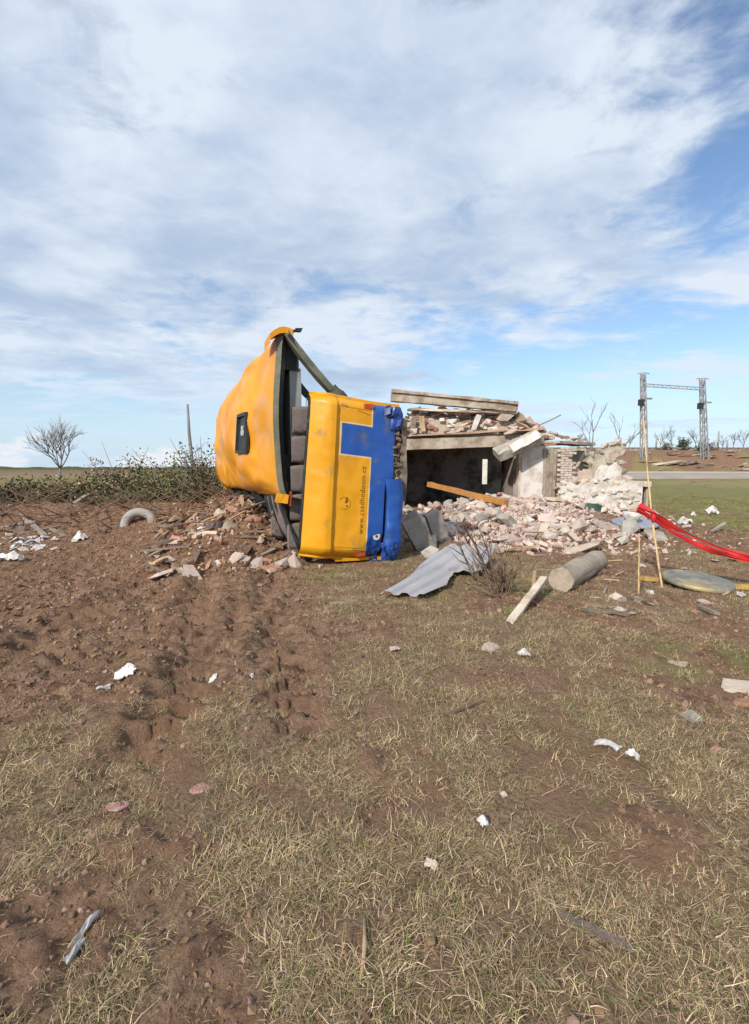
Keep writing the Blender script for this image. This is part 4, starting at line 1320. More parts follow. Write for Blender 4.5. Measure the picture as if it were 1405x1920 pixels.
def heap_density(x, y):
    d1 = math.exp(-(((x - 3.4) / 2.0) ** 2 + ((y - 12.3) / 2.6) ** 2))
    d2 = 0.5 * math.exp(-(((x - 5.8) / 1.4) ** 2 + ((y - 14.0) / 2.0) ** 2))
    d3 = 0.6 * math.exp(-(((x - 2.6) / 1.1) ** 2 + ((y - 9.6) / 1.2) ** 2))
    return max(d1, d2, d3)


def heap_points(n):
    outp = []
    while len(outp) < n:
        x = rng.uniform(0.9, 9.0); y = rng.uniform(8.3, 16.2)
        if math.hypot(x - 6.2, (y - 11.3) * .6) < 0.95: continue
        if rng.random() < heap_density(x, y): outp.append((x, y))
    return outp


hp = heap_points(9000)
hz_ = H(np.array([p[0] for p in hp]), np.array([p[1] for p in hp]))
rubble_stuff('brick_rubble', [(p[0], p[1], z + rng.uniform(-0.01, 0.05)) for p, z in zip(hp, hz_)], 0.012, 0.075,
             ['brick_pink', 'mortar', 'brick_pink', 'brick_red', 'mortar'], 'bed of pink brick crumbs and mortar in front of the ruined house')
MARKS = [((1.3, 8.9), 'by the leaning concrete blocks'), ((1.9, 8.0), 'behind the metal sheet'), ((3.9, 8.6), 'behind the grey post stump'), ((3.0, 14.6), 'below the dark opening'),
         ((4.4, 12.6), 'round the end of the orange timber'), ((5.6, 15.4), 'below the plastered front pier'), ((7.6, 15.0), 'below the white plinth wall'), ((6.2, 11.4), 'beside the round blue-grey tray'),
         ((5.6, 13.1), 'by the teal cloth'), ((2.9, 11.0), 'in the middle of the heap')]
SHADE = {'brick_pink': 'pink', 'brick_red': 'red', 'mortar': 'tan', 'plaster': 'beige', 'plaster_white': 'white', 'concrete': 'grey', 'clod': 'earthy', 'concrete_tan': 'brownish'}


def mark(p): return min(MARKS, key=lambda m_: (m_[0][0] - p[0]) ** 2 + (m_[0][1] - p[1]) ** 2)[1]


def relabel(o, noun, where):
    s_ = max(o.scale); o['label'] = f"{'small' if s_ < .85 else 'large' if s_ > 1.15 else 'mid-sized'} {SHADE.get(o.data.materials[0].name, 'brown')} {noun} {where}"


hp = sorted(heap_points(232), key=lambda p: p[1])
for k, p in enumerate(hp):
    kind = rng.choice(['brick', 'brick', 'brick', 'lump', 'block', 'flat'])
    if kind == 'brick':
        o = piece('broken_brick', 'brick', rng.choice(['brick_pink', 'brick_pink', 'brick_pink', 'brick_red', 'mortar', 'mortar']), (p[0], p[1], Hs(*p) + rng.uniform(0.03, 0.12)), rng.uniform(0.85, 1.25),
              'broken pink brick in the rubble heap before the ruined house', 'brick', 'broken bricks of the rubble heap', 0.7); relabel(o, 'broken brick in the rubble', mark(p))
    elif kind == 'flat':
        o = piece('plaster_piece', 'flat', rng.choice(['plaster', 'mortar', 'plaster_white']), (p[0], p[1], Hs(*p) + rng.uniform(0.03, 0.10)), rng.uniform(0.6, 1.3),
              'flat piece of pale plaster in the rubble heap before the ruined house', 'plaster', 'plaster pieces of the rubble heap', 0.5); relabel(o, 'flat plaster piece in the rubble', mark(p))
    else:
        o = piece('masonry_lump', kind, rng.choice(['mortar', 'brick_pink', 'concrete', 'plaster']), (p[0], p[1], Hs(*p) + rng.uniform(0.02, 0.10)), rng.choice([.45, .55, .7, .8, 1.0, 1.3, 1.7]),
              'lump of masonry in the rubble heap before the ruined house', 'masonry', 'masonry lumps of the rubble heap', 0.8); relabel(o, 'masonry lump in the rubble', mark(p))

for k, (px, py, L, rot_, mt, lab) in enumerate(((885, 965, .8, .3, 'plaster', 'large beige wall slab tipped in the rubble by the orange timber'), (1040, 985, .75, -.2, 'plaster_white', 'large white wall slab lying in the rubble below the teal cloth'), (960, 1000, .6, .5, 'brick_pink', 'large pink wall slab lying in the rubble behind the metal sheet'),
                                      (1085, 1010, .8, -.4, 'mortar', 'long tan slab at the outer edge of the rubble behind the post stump'), (915, 1015, .55, .2, 'plaster', 'beige slab half buried close behind the metal sheet'), (1135, 985, .6, -.3, 'mortar', 'tan slab in the rubble beside the dark green bundle'))):
    q_ = G(px, py, .25); q_.z = Hs(q_.x, q_.y) + .06; mb = MB(); Rm = Euler((rng.uniform(-.5, .1), rng.uniform(-.35, .35), rot_)).to_matrix()
    bm_ = bmesh.new()
    for p_ in chunk_pts(RV, L * .5, L * .36, .07, 18): bm_.verts.new(q_ + Rm @ Vector(p_))
    bmesh.ops.convex_hull(bm_, input=bm_.verts); bm_.verts.index_update(); mb.add([v_.co.copy() for v_ in bm_.verts], [tuple(v_.index for v_ in f_.verts) for f_ in bm_.faces]); bm_.free()
    tag(mb.build('wall_slab', [M[mt]]), lab, 'slab')
for k in range(20):
    q_ = heap_points(1)[0]; z_ = Hs(*q_); a_ = rng.uniform(0, 3.14); L = rng.uniform(.4, 1.3); d_ = Vector((math.cos(a_), math.sin(a_) * .6, rng.uniform(-.05, .3))); p = Vector((q_[0], q_[1], z_ + .10))
    mt = rng.choice(['wood_pale', 'wood_grey', 'wood_tan']); mb = MB(); mb.beam(p - d_ * L / 2, p + d_ * L / 2, rng.uniform(.04, .10), .035, seg=3, jit=.006)
    o = tag(mb.build('rubble_board', [M[mt]]), 'x', 'board', 'boards in the rubble heap')
    o['label'] = f"{'long' if L > .9 else 'short'} {mt.split('_')[1]} wooden board in the rubble {mark(q_)}"

# rubble lying on the ruin's slab, under the long beam
def top_h(x):
    return 2.62 + 0.98 * math.exp(-((x - 2.0) / 1.5) ** 2) + 0.85 * math.exp(-((x - 4.4) / 1.1) ** 2)


bed = MB()
P = [[Vector((x, yy, 2.60 + (top_h(x) - 2.62) * q + 0.04 * sn(x * 4, yy * 4, 4))) for yy, q in ((HY + 0.02, 0.0), (HY + 0.12, 0.55), (HY + 0.6, 0.9), (HY + 1.8, 1.0), (HY + 3.0, 0.3), (HY + 3.6, 0))] for x in np.linspace(0.85, 5.9, 30)]
bed.grid(P, smooth=False)
tag(bed.build('roof_debris_bed', [M['mortar']]), 'packed mortar dust under the bricks on top of the ruined house', None, None, 'stuff')
pts = []
for k in range(1500):
    x = rng.uniform(0.9, 5.8); q = rng.random(); pts.append((x, HY + 0.02 + 0.55 * q, 2.62 + (top_h(x) - 2.62) * (0.05 + 0.9 * q) + rng.uniform(0, .04)))
rubble_stuff('roof_rubble', pts, 0.018, 0.07, ['brick_pink', 'mortar', 'brick_pink', 'plaster_white'], 'fine brick rubble on top of the ruined house')
for k in range(110):
    x = rng.uniform(0.95, 5.75); q = rng.random(); zt = 2.66 + (top_h(x) - 2.62) * (0.08 + 0.95 * q)
    kind = rng.choice(['brick', 'brick', 'brick', 'block', 'flat'])
    lab = {'brick': 'pink brick in the rubble on top of the ruined house', 'block': 'masonry block in the rubble on top of the ruined house', 'flat': 'pale plaster piece in the rubble on top of the ruined house'}[kind]
    o = piece({'brick': 'fallen_brick', 'block': 'masonry_block', 'flat': 'plaster_shard'}[kind], kind, rng.choice(['brick_pink', 'brick_pink', 'mortar', 'plaster_white', 'brick_red']),
          (x, HY - 0.02 + 0.5 * q, zt), rng.uniform(0.9, 1.75), lab, {'brick': 'brick', 'block': 'masonry', 'flat': 'plaster'}[kind], {'brick': 'bricks on top of the ruin', 'block': 'masonry blocks on top of the ruin', 'flat': 'plaster pieces on top of the ruin'}[kind], 0.5)
    relabel(o, {'brick': 'brick', 'block': 'masonry block', 'flat': 'plaster piece'}[kind], 'on the ruin ' + ('by the wood stubs' if x < 2.1 else 'under the long beam' if x < 3.6 else 'at the low end of the long beam' if x < 4.9 else 'above the askew broken slab'))
for (px, py, ang, lab) in ((775, 795, 0.1, 'grey-green upright stub of wood'), (792, 795, -0.12, 'tan leaning stub of wood'), (893, 792, 0.35, 'pale tilted stub of wood')):
    c = at(px, py, HY - 0.12); dv = Vector((math.sin(ang), 0, math.cos(ang)))
    mb = MB(); mb.beam(c - dv * 0.26, c + dv * 0.26, 0.16, 0.10, up=(0, 1, 0), seg=3, jit=0.012)
    tag(mb.build('wood_stub', [M['wood_tan'] if 'tan' in lab else M['wood_grey'] if 'green' in lab else M['plaster_white']]), lab + ' in the rubble on top of the ruined house', 'wood')
for (px, py, sc) in ((945, 783, 1.9), (975, 785, 1.7), (992, 790, 1.6), (1005, 803, 1.2), (985, 800, 1.3), (1018, 806, 1.1)):
    c = at(px, py, HY + 0.1)
    piece('masonry_chunk', 'block', rng.choice(['mortar', 'plaster']), c, sc, 'large tan masonry chunk at the sloping end of the ruined roof', 'masonry', 'masonry chunks at the sloping roof end', 0.3)
for (px, py) in ((1038, 812), (1050, 818), (1062, 820), (1078, 822), (1030, 822), (1095, 824)):
    c = at(px, py, HY + 0.6)
    piece('eaves_brick', 'brick', rng.choice(['brick_pink', 'mortar', 'brick_red']), c, 1.25, 'brick left lying on the eaves board of the ruined house', 'brick', 'bricks on the eaves board', 0.3)

for k, (px, py, sc, mt) in enumerate(((1075, 900, 1.6, 'plaster_white'), (1100, 896, 1.3, 'mortar'), (1130, 955, 1.7, 'plaster_white'), (1168, 950, 1.5, 'plaster'), (1190, 945, 1.8, 'plaster_white'), (1060, 945, 1.6, 'plaster'), (1090, 950, 1.3, 'mortar'), (1205, 950, 1.3, 'mortar'), (1150, 960, 1.2, 'plaster_white'))):
    yy = HY + .25 if py < 930 else HY - .55 - .3 * (k % 3); q_ = at(px, py, yy)
    if py > 930: q_.z = Hs(q_.x, q_.y) + .12 * sc
    o = piece('wall_chunk', 'block', mt, q_, sc, 'x', 'masonry', 'chunks broken from the plinth wall', .4); relabel(o, 'broken wall chunk', 'on top of the white plinth wall' if py < 930 else 'at the foot of the white plinth wall')
# two grey concrete blocks leaning by the bus, more behind them
for (c, tx, sz, lab) in ((at(783, 1000, 8.5), -0.55, (0.17, 0.11, 0.38), 'long grey concrete block leaning in the gap beside the bus'),
                         (at(818, 985, 8.9), -0.40, (0.13, 0.10, 0.27), 'shorter grey concrete block leaning behind the long one beside the bus')):
    mb = MB(); Rm = Euler((0.25, tx, 0.15)).to_matrix()
    for f_ in (0.0,):
        mb.obox(c, Rm @ Vector((sz[0], 0, 0)), Rm @ Vector((0, sz[1], 0)), Rm @ Vector((0, 0, sz[2])), jit=0.015)
    tag(mb.build('concrete_block', [M['concrete']]), lab, 'block')
for k in range(26):
    px, py = rng.uniform(758, 860), rng.uniform(945, 1035); p = G(px, py, 0.12)
    if in_bus(np.array(p.x), np.array(p.y)): continue
    o = piece('grey_stone', rng.choice(['block', 'lump']), rng.choice(['concrete', 'mortar', 'concrete_tan', 'brick_pink']), (p.x, p.y, Hs(p.x, p.y) + 0.05), rng.uniform(0.8, 1.5),
          'grey stone among the rubble in the gap beside the bus', 'stone', 'stones beside the bus', 0.8); relabel(o, 'stone in the gap beside the bus', 'in front of the leaning blocks' if py > 1010 else 'behind the leaning blocks' if py < 970 else 'among the leaning blocks')

# ------------------------------------------------------------------ things lying before the ruin
def sheet(rows, name, material, corr=0.0, ncol=22, thick=0.004):
    mb_ = MB(); up_ = Vector((0, 0, 1))
    R_ = []
    for i in range(len(rows) - 1):
        for q in np.linspace(0, 1, 7)[:(None if i == len(rows) - 2 else -1)]:
            l_ = rows[i][0].lerp(rows[i + 1][0], q); r_ = rows[i][1].lerp(rows[i + 1][1], q)
            R_.append([l_.lerp(r_, j / (ncol - 1)) for j in range(ncol)])
    P_ = [[p + up_ * (0.010 * sn(p.x * 2.2, p.y * 1.6, 33) + 0.004 * sn(p.x * 9, p.y * 9, 34) + corr * max(-1, min(1, 1.7 * math.sin((p.x * 0.85 - p.y * 0.53) * 2 * math.pi / 0.19)))) for p in r] for r in R_]
    mb_.grid(P_); mb_.grid([[p - up_ * thick for p in r] for r in P_])
    for ln in ([r[0] for r in P_], [r[-1] for r in P_], P_[0], P_[-1]): mb_.grid([ln, [p - up_ * thick for p in ln]])
    return mb_.build(name, [material])


rows = [(at(713, 1126, 5.55), at(795, 1131, 5.45)), (at(765, 1093, 6.15), at(838, 1108, 5.95)), (at(786, 1073, 6.6), at(851, 1080, 6.55)),
        (at(792, 1066, 6.75), at(906, 1079, 6.6)), (at(838, 1027, 7.7), at(928, 1032, 7.6))]
rows = [(l_ + Vector((0, 0, 0.10 - 0.012 * i_)), r_ + Vector((0, 0, 0.09 - 0.01 * i_))) for i_, (l_, r_) in enumerate(rows)]
tag(sheet(rows, 'metal_sheet', M['tin'], 0.018, 90), 'bent grey corrugated metal sheet lying on the grass beside the bus', 'metal sheet')

mb = MB()
a, b = at(1052, 1088, 5.95), at(1118, 1052, 7.35)
n_ = 14; axv = (b - a).normalized(); sv = axv.cross(Vector((0, 0, 1))).normalized(); uv_ = sv.cross(axv)
P = []
for i in range(n_ + 1):
    q = i / n_; c = a.lerp(b, q); r0 = 0.16 + 0.03 * sn(q * 5, 1, 4)
    P.append([c + (sv * math.cos(t_) + uv_ * math.sin(t_)) * (r0 + 0.016 * sn(math.cos(t_) * 3 + q * 4, math.sin(t_) * 3, 6) + 0.014 * sn(math.cos(t_) * 9 + q * 3, math.sin(t_) * 9, 16)) for t_ in np.linspace(0, 2 * math.pi, 25)])
mb.grid(P); mb.add(P[0][:-1], [tuple(range(24))[::-1]]); mb.add(P[-1][:-1], [tuple(range(24))])
tag(mb.build('concrete_post', [M['old_post']]), 'thick round grey post stump lying on the grass beside the tan plank', 'post')

mb = MB(); mb.beam(at(952, 1174, 4.6), at(1020, 1083, 5.75), 0.085, 0.035, seg=8, jit=0.004)
tag(mb.build('plank', [M['wood_pale']]), 'narrow pale plank leaning on the dead bush', 'plank')
mb = MB(); mb.tube([at(1002, 1112, 5.5), at(1001, 1090, 5.6), at(1004, 1070, 5.65)], [0.03, 0.028, 0.022], 7)
tag(mb.build('short_stake', [M['wood_tan']]), 'short tan broken stake standing behind the narrow pale plank', 'stake')


def twigs(mb_, base, n, length, spread, r0, lean=(0, 0), curl=0.5, fork=2):
    for k in range(n):
        a_ = rng.uniform(0, 6.28); t_ = abs(rng.gauss(0, spread)); d_ = Vector((math.sin(t_) * math.cos(a_) + lean[0], math.sin(t_) * math.sin(a_) + lean[1], math.cos(t_))).normalized()
        p = Vector(base) + Vector((rng.gauss(0, .12), rng.gauss(0, .12), 0)) * (length * 0.7); p.z = Hs(p.x, p.y) - 0.03
        L = length * rng.uniform(.4, 1.1); pts_ = [p]
        for s_ in range(4):
            d_ = (d_ + Vector((rng.gauss(0, .2), rng.gauss(0, .2), rng.gauss(0, .15))) * curl).normalized(); pts_.append(pts_[-1] + d_ * L / 4)
        mb_.tube(pts_, [r0 * (1 - 0.2 * s_) for s_ in range(5)], 4)
        for f_ in range(fork):
            q = pts_[rng.randrange(1, 4)]; e = (d_ + Vector((rng.gauss(0, .6), rng.gauss(0, .6), rng.gauss(0, .4)))).normalized()
            mb_.tube([q, q + e * L * .22, q + (e + Vector((0, 0, rng.uniform(-.2, .3)))) * L * .4], [r0 * .6, r0 * .45, r0 * .25], 3)


mb = MB(); bp = G(955, 1130, 0.02); twigs(mb, (bp.x, bp.y + .35, 0), 46, 0.62, 0.5, 0.008, (-0.1, 0.1), 0.8)
stem = MB(); twigs(stem, (bp.x + .1, bp.y + 1.0, 0), 12, 1.0, 0.35, 0.014, (-0.45, 0.2), 0.5)
db = empty('dead_bush', (bp.x, bp.y + .5, 0), 'small dead brown bush with bare stems beside the metal sheet', 'bush')
mb.build('twigs', [M['twig']], db)['kind'] = 'stuff'
stem.build('stems', [M['twig']], db)['kind'] = 'stuff'

# round lids and planks, cane poles and red tape
mb = MB(); c = G(1308, 1092, 0.05); n_ = Vector((0.05, -0.10, 1)).normalized()
mb.lathe(c, [(0.0, 0.05), (0.10, 0.052), (0.12, 0.04), (0.22, 0.04), (0.24, 0.055), (0.30, 0.045), (0.33, 0.03), (0.36, 0.055), (0.395, 0.05), (0.41, 0.01), (0.40, -0.01), (0.0, -0.01)], 36, n_)
tag(mb.build('steel_disc', [M['lid_metal']]), 'round domed grey steel disc lying flat beside the bamboo cane', 'disc')
mb = MB(); c = G(1190, 993, 0.10); c.z = Hs(c.x, c.y) + 0.09; n_ = Vector((0.0, -0.10, 1)).normalized()
mb.lathe(c, [(0.0, 0.03), (0.38, 0.03), (0.44, 0.06), (0.49, 0.055), (0.50, 0.0), (0.0, -0.04)], 32, n_)
tag(mb.build('round_tray', [M['disc_blue']]), 'large round blue-grey tray lying behind the bamboo cane', 'tray')
mb = MB(); c2 = c + Vector((-0.05, 0.1, 0.06))
mb.lathe(c2, [(0.0, 0.0), (0.14, 0.0), (0.19, 0.12), (0.21, 0.20), (0.19, 0.20), (0.13, 0.03), (0.0, 0.02)], 20, (0.15, -0.1, 1))
tag(mb.build('white_bowl', [M['white_plastic']]), 'white plastic bowl sitting on the round blue-grey tray', 'bowl')
for (pa, pb, lab) in (((1200, 1082), (1246, 1084), 'short mustard-yellow plank lying at the foot of the bamboo cane'), ((1365, 1097), (1470, 1100), 'mustard-yellow plank lying next to the round grey disc')):
    a = G(*pa, 0.05); b = G(*pb, 0.05); a.z = Hs(a.x, a.y) + .04; b.z = Hs(b.x, b.y) + .04
    mb = MB(); mb.beam(a, b, 0.09, 0.05, seg=4, jit=0.004); tag(mb.build('yellow_plank', [M['wood_mustard']]), lab, 'plank')


def cane(a_, b_, r_, label, bow):
    mb_ = MB(); n_ = 22; pts_ = []; rr = []
    sd = (b_ - a_).cross(Vector((0, 1, 0))).normalized()
    for i in range(n_ + 1):
        q = i / n_; pts_.append(a_.lerp(b_, q) + sd * bow * math.sin(math.pi * q) + sd * 0.006 * sn(q * 9, 1, 3)); rr.append(r_ * (1 - 0.25 * q) * (1.25 if i % 4 == 0 else 1.0))
    mb_.tube(pts_, rr, 7); return tag(mb_.build('bamboo_cane', [M['cane']]), label, 'cane')


ca = G(1243, 1100); ca.z = Hs(ca.x, ca.y) - 0.05
cane(ca, at(1207, 785, 6.7), 0.014, 'tall thin bamboo cane standing upright with red tape tied to it', 0.03)
cb_ = G(1198, 1115); cb_.z = Hs(cb_.x, cb_.y) - 0.05
cane(cb_, at(1199, 1000, 5.78), 0.010, 'short thin cane standing beside the tall bamboo cane', 0.0)

# red barrier tape: a loose bunch of twisted bands
tape_ctl = [at(1197, 950, 6.5), at(1226, 966, 6.32), at(1262, 990, 6.3), at(1310, 1013, 6.2), at(1360, 1033, 6.1), at(1410, 1048, 6.0), at(1470, 1062, 5.9), at(1560, 1100, 5.75)]
tape_ctl[-1].z = Hs(tape_ctl[-1].x, tape_ctl[-1].y) + 0.03


def curve3(ctl, n):
    return [Vector(p) for p in zip(catmull([(c.x, c.y) for c in ctl], n), catmull([(c.z, 0) for c in ctl], n))] if False else [Vector((a_[0], a_[1], b_[0])) for a_, b_ in zip(catmull([(c.x, c.y) for c in ctl], n), catmull([(c.z, 0) for c in ctl], n))]


tape = empty('barrier_tape', (tape_ctl[1].x, tape_ctl[1].y, tape_ctl[1].z - .1), 'red plastic barrier tape stretched from the tall bamboo cane', 'tape')
for k, (off, tw, wd) in enumerate(((0.0, 0.4, 0.10), (-0.045, 2.1, 0.09), (0.035, 3.6, 0.085), (-0.02, 5.0, 0.09))):
    C_ = curve3(tape_ctl, 70); g1, g2 = [], []
    for i, p in enumerate(C_):
        q = i / 69; t_ = (C_[min(i + 1, 69)] - C_[max(i - 1, 0)]).normalized()
        an = tw + 2.2 * q * (1 + 0.3 * k) + 0.5 * math.sin(q * 17 + k)
        nv = Vector((0, 0, 1)); sd = t_.cross(nv).normalized(); nv = sd.cross(t_)
        dv = nv * (abs(math.cos(an)) * .8 + .2) + sd * math.sin(an); w2 = wd * (0.55 + 0.35 * math.sin(q * 9 + k))
        p2 = p + nv * (off * (1 - .3 * q) - 0.05 * math.sin(math.pi * q) * (k - 1) * .4)
        g1.append(p2 + dv * w2 / 2); g2.append(p2 - dv * w2 / 2)
    mb = MB(); mb.grid([g1, [x_.lerp(y_, .5) + Vector((0, -.006, .004)) for x_, y_ in zip(g1, g2)], g2]); mb.build('tape_band', [M['tape_red']], tape)
kn = tape_ctl[1]
mb = MB(); mb.lathe(kn + Vector((0.0, 0, -0.04)), [(0.016, -0.05), (0.03, -0.03), (0.034, 0.02), (0.02, 0.06)], 10, (0, 0, 1)); mb.build('tape_knot', [M['tape_red']], tape)

# ------------------------------------------------------------------ small litter on the grass
def on_ground(px, py, dz=0.0):
    p = G(px, py, 0.0)
    for _ in range(4): p = G(px, py, Hs(p.x, p.y))
    return Vector((p.x, p.y, Hs(p.x, p.y) + dz))


def crumple(name, px, py, sx, sy, h, material, label, cat, rot=0.0, seed=0, amp=1.0):
    """a crumpled flake of foil, plastic or paper"""
    if py > 1100: sx, sy, h = sx * .72, sy * .72, h * .75
    c_ = on_ground(px, py); n_ = 9; P_ = []
    for i in range(n_):
        r_ = []
        for j in range(n_):
            u_, v_ = i / (n_ - 1) * 2 - 1, j / (n_ - 1) * 2 - 1
            rad = 1 - 0.35 * abs(sn(u_ * 2 + seed, v_ * 2, seed + 5)) * 2
            x_, y_ = u_ * sx * rad, v_ * sy * rad
            x_, y_ = x_ * math.cos(rot) - y_ * math.sin(rot), x_ * math.sin(rot) + y_ * math.cos(rot)
            e = (1 - u_ * u_) * (1 - v_ * v_)
            z_ = 0.012 + h * (e + amp * 0.9 * sn(u_ * 3.1 + seed, v_ * 3.1, seed) + .4)
            r_.append(Vector((c_.x + x_, c_.y + y_, Hs(c_.x + x_, c_.y + y_) + max(0.0, z_))))
        P_.append(r_)
    mb_ = MB(); mb_.grid(P_, smooth=False); mb_.grid([[p - Vector((0, 0, .004)) for p in r] for r in P_], smooth=False)
    return tag(mb_.build(name, [material]), label, cat)


WP = M['white_plastic']
crumple('plastic_bag', 236, 1276, 0.11, 0.07, 0.05, WP, 'crumpled grey-white plastic bag on bare soil by the wheel tracks', 'bag', 0.3, 1)
crumple('plastic_strip', 196, 1293, 0.07, 0.02, 0.015, WP, 'narrow white shred beside the crumpled plastic bag on the soil', 'shred', 0.6, 2)
crumple('paper_scrap', 399, 1273, 0.045, 0.03, 0.03, WP, 'small white paper scrap on soil between the tracks', 'paper', 0.1, 3)
crumple('paper_scrap', 474, 1274, 0.025, 0.03, 0.03, WP, 'tiny upright white scrap near the edge of the bare soil', 'paper', 0.1, 4)
crumple('white_tub', 983, 1231, 0.075, 0.05, 0.06, WP, 'bright white plastic tub piece on the grass before the narrow plank', 'plastic', 0.0, 5, .4)
crumple('eggshell_scrap', 906, 1549, 0.028, 0.04, 0.035, WP, 'small bright white oval scrap standing in the grass', 'scrap', 0.3, 6, .5)
crumple('cream_scrap', 945, 1495, 0.022, 0.018, 0.015, M['plaster_white'], 'tiny cream chip on the grass above the oval scrap', 'chip', 0.3, 7, .5)
crumple('torn_paper', 810, 1628, 0.045, 0.028, 0.02, M['plaster_white'], 'torn cream paper piece lying by a bare soil patch', 'paper', -0.5, 8)
crumple('clear_wrapper', 1140, 1402, 0.10, 0.035, 0.03, M['tin'], 'crushed clear plastic wrapper stretched out on the grass', 'wrapper', -0.5, 9)
crumple('pale_wrapper', 1186, 1424, 0.05, 0.035, 0.04, WP, 'pale crumpled wrapper end next to the clear one', 'wrapper', -0.4, 10)
crumple('plastic_ribbon', 160, 1752, 0.085, 0.012, 0.025, WP, 'long white plastic ribbon lying by the deep rut', 'ribbon', 1.25, 11, .6)
crumple('plastic_ribbon', 142, 1790, 0.06, 0.014, 0.02, WP, 'short white ribbon end next to the long plastic ribbon', 'ribbon', 1.4, 12, .6)
crumple('pink_rag', 741, 1221, 0.065, 0.05, 0.03, M['brick_pink'], 'pinkish faded rag lying on the dry grass', 'rag', 0.2, 13)
crumple('white_sheet_piece', 1336, 964, 0.22, 0.14, 0.16, WP, 'white crumpled sheet on the green field behind the tape', 'sheet', 0.1, 14)
crumple('white_sheet_piece', 1285, 985, 0.20, 0.10, 0.14, WP, 'white torn sheet lying just behind the red tape', 'sheet', -0.2, 15)
crumple('white_foam', 1300, 968, 0.10, 0.07, 0.09, WP, 'small white foam lump between the two white sheets', 'foam', 0.4, 16)


def tile_piece(px, py, sc, mname, label, name='roof_tile_piece', cat='tile'):
    p = on_ground(px, py, 0.004)
    return piece(name, 'flat', mname, p, sc * .72, label, cat, None, 0.16)


tile_piece(1388, 1290, 0.95, 'brick_pink', 'large pinkish roof tile piece lying in the grass')
tile_piece(1400, 1318, 0.75, 'brick_red', 'smaller reddish tile piece overlapping the large pinkish one')
tile_piece(401, 1393, 0.40, 'brick_red', 'orange-red tile sliver in the grass by the tracks')
tile_piece(800, 1408, 0.34, 'brick_red', 'rounded orange-red tile chip by a dark bare patch')
tile_piece(1352, 1410, 0.36, 'brick_red', 'orange-red tile chip beyond the crushed wrapper')
tile_piece(375, 1480, 0.40, 'brick_red', 'dull red tile piece half hidden in straw')
tile_piece(220, 1515, 0.42, 'brick_red', 'brownish tile piece on a soil patch in the grass')
tile_piece(920, 1215, 0.75, 'brick_pink', 'faded pink tile lying behind the white tub piece')
tile_piece(1272, 1245, 0.5, 'brick_pink', 'pale pink tile chip on the grass before the round disc')
tile_piece(640, 1080, 0.9, 'concrete', 'grey flat stone on the grass under the bus corner', 'flat_stone', 'stone')
tile_piece(640, 1130, 1.0, 'wood_grey', 'grey-brown flat shard on the grass before the bus', 'flat_shard', 'shard')
tile_piece(1295, 1345, 0.6, 'concrete', 'flat grey fragment lying in the grass before the round disc', 'flat_stone', 'stone')
for (pa, pb, wd, th, mt, lab) in (((1045, 1714), (1190, 1783), 0.03, 0.010, 'bark', 'weathered grey slat half buried in the long straw'),
                                  ((1310, 1140), (1345, 1155), 0.05, 0.03, 'wood_grey', 'short brown slat lying before the round grey disc'),
                                  ((830, 1345), (905, 1318), 0.02, 0.02, 'twig', 'thin dark stick lying on the dry grass'),
                                  ((1090, 1145), (1180, 1155), 0.08, 0.02, 'bark', 'dark brown board lying before the grey post stump'),
                                  ((20, 962), (85, 1008), 0.10, 0.06, 'wood_grey', 'long grey plank leaning on the soil bank above white scraps'),
                                  ((50, 957), (85, 950), 0.12, 0.06, 'wood_pale', 'short pale plank lying on top of the soil bank'),
                                  ((365, 1035), (480, 990), 0.09, 0.05, 'wood_pale', 'long pale slat lying under the bus roof beside the sack')):
    a = on_ground(*pa, th * .7); b = on_ground(*pb, th * .7)
    mb = MB(); mb.beam(a, b, wd, th, seg=5, jit=0.003); tag(mb.build('loose_slat', [M[mt]]), lab, 'slat' if 'slat' in lab else 'stick' if 'stick' in lab else 'board')
mb = MB(); p = on_ground(676, 1850); q = on_ground(683, 1728)
mb.tube([p + Vector((0, 0, .004)), p.lerp(q, .5) + Vector((.008, 0, .02)), q + Vector((0, 0, .012))], [.006, .007, .005], 6)
tag(mb.build('straw_stick', [M['wood_tan']]), 'straight tan stick lying in the straw', 'stick')

# loose scraps over the field beyond the tape and along the soil bank
for k in range(46):
    px, py = rng.uniform(1150, 1405), rng.uniform(985, 1150); p = on_ground(px, py, 0.015)
    wht = rng.random() < 0.35
    o = piece('field_scrap', 'flat' if rng.random() < .6 else 'lump', 'white_plastic' if wht else rng.choice(['mortar', 'brick_pink', 'wood_grey']), p, rng.uniform(0.2, 0.55),
          'small white scrap strewn on the littered ground round the canes' if wht else 'small brown scrap strewn on the littered ground round the canes', 'scrap', 'white scraps round the canes' if wht else 'brown scraps round the canes', 0.4)
    o['label'] = f"{'larger' if max(o.scale) > .42 else 'tiny'} {'white' if wht else SHADE.get(o.data.materials[0].name, 'brown')} scrap on the littered ground {'before the canes' if py > 1110 else 'beyond the red tape' if py < 1030 else 'between the post stump and the canes' if px < 1200 else 'round the grey steel disc'}"
for k in range(24):
    px, py = rng.uniform(1000, 1200), rng.uniform(1040, 1165); p = on_ground(px, py, 0.015)
    a_ = rng.uniform(-1.3, 1.3); L = rng.uniform(.1, .3); mb = MB()
    mb.beam(p - Vector((math.cos(a_), math.sin(a_), 0)) * L / 2, p + Vector((math.cos(a_), math.sin(a_), 0.05)) * L / 2, 0.02, 0.012, jit=0.003)
    mt = rng.choice(['wood_tan', 'twig', 'wood_grey', 'wood_grey'])
    tag(mb.build('wood_splinter', [M[mt]]), f"{'longer' if L > .2 else 'short'} {dict(wood_tan='tan', twig='dark brown', wood_grey='grey')[mt]} wood splinter {'before' if py > 1105 else 'beyond'} the grey post stump", 'splinter', 'splinters round the post stump')
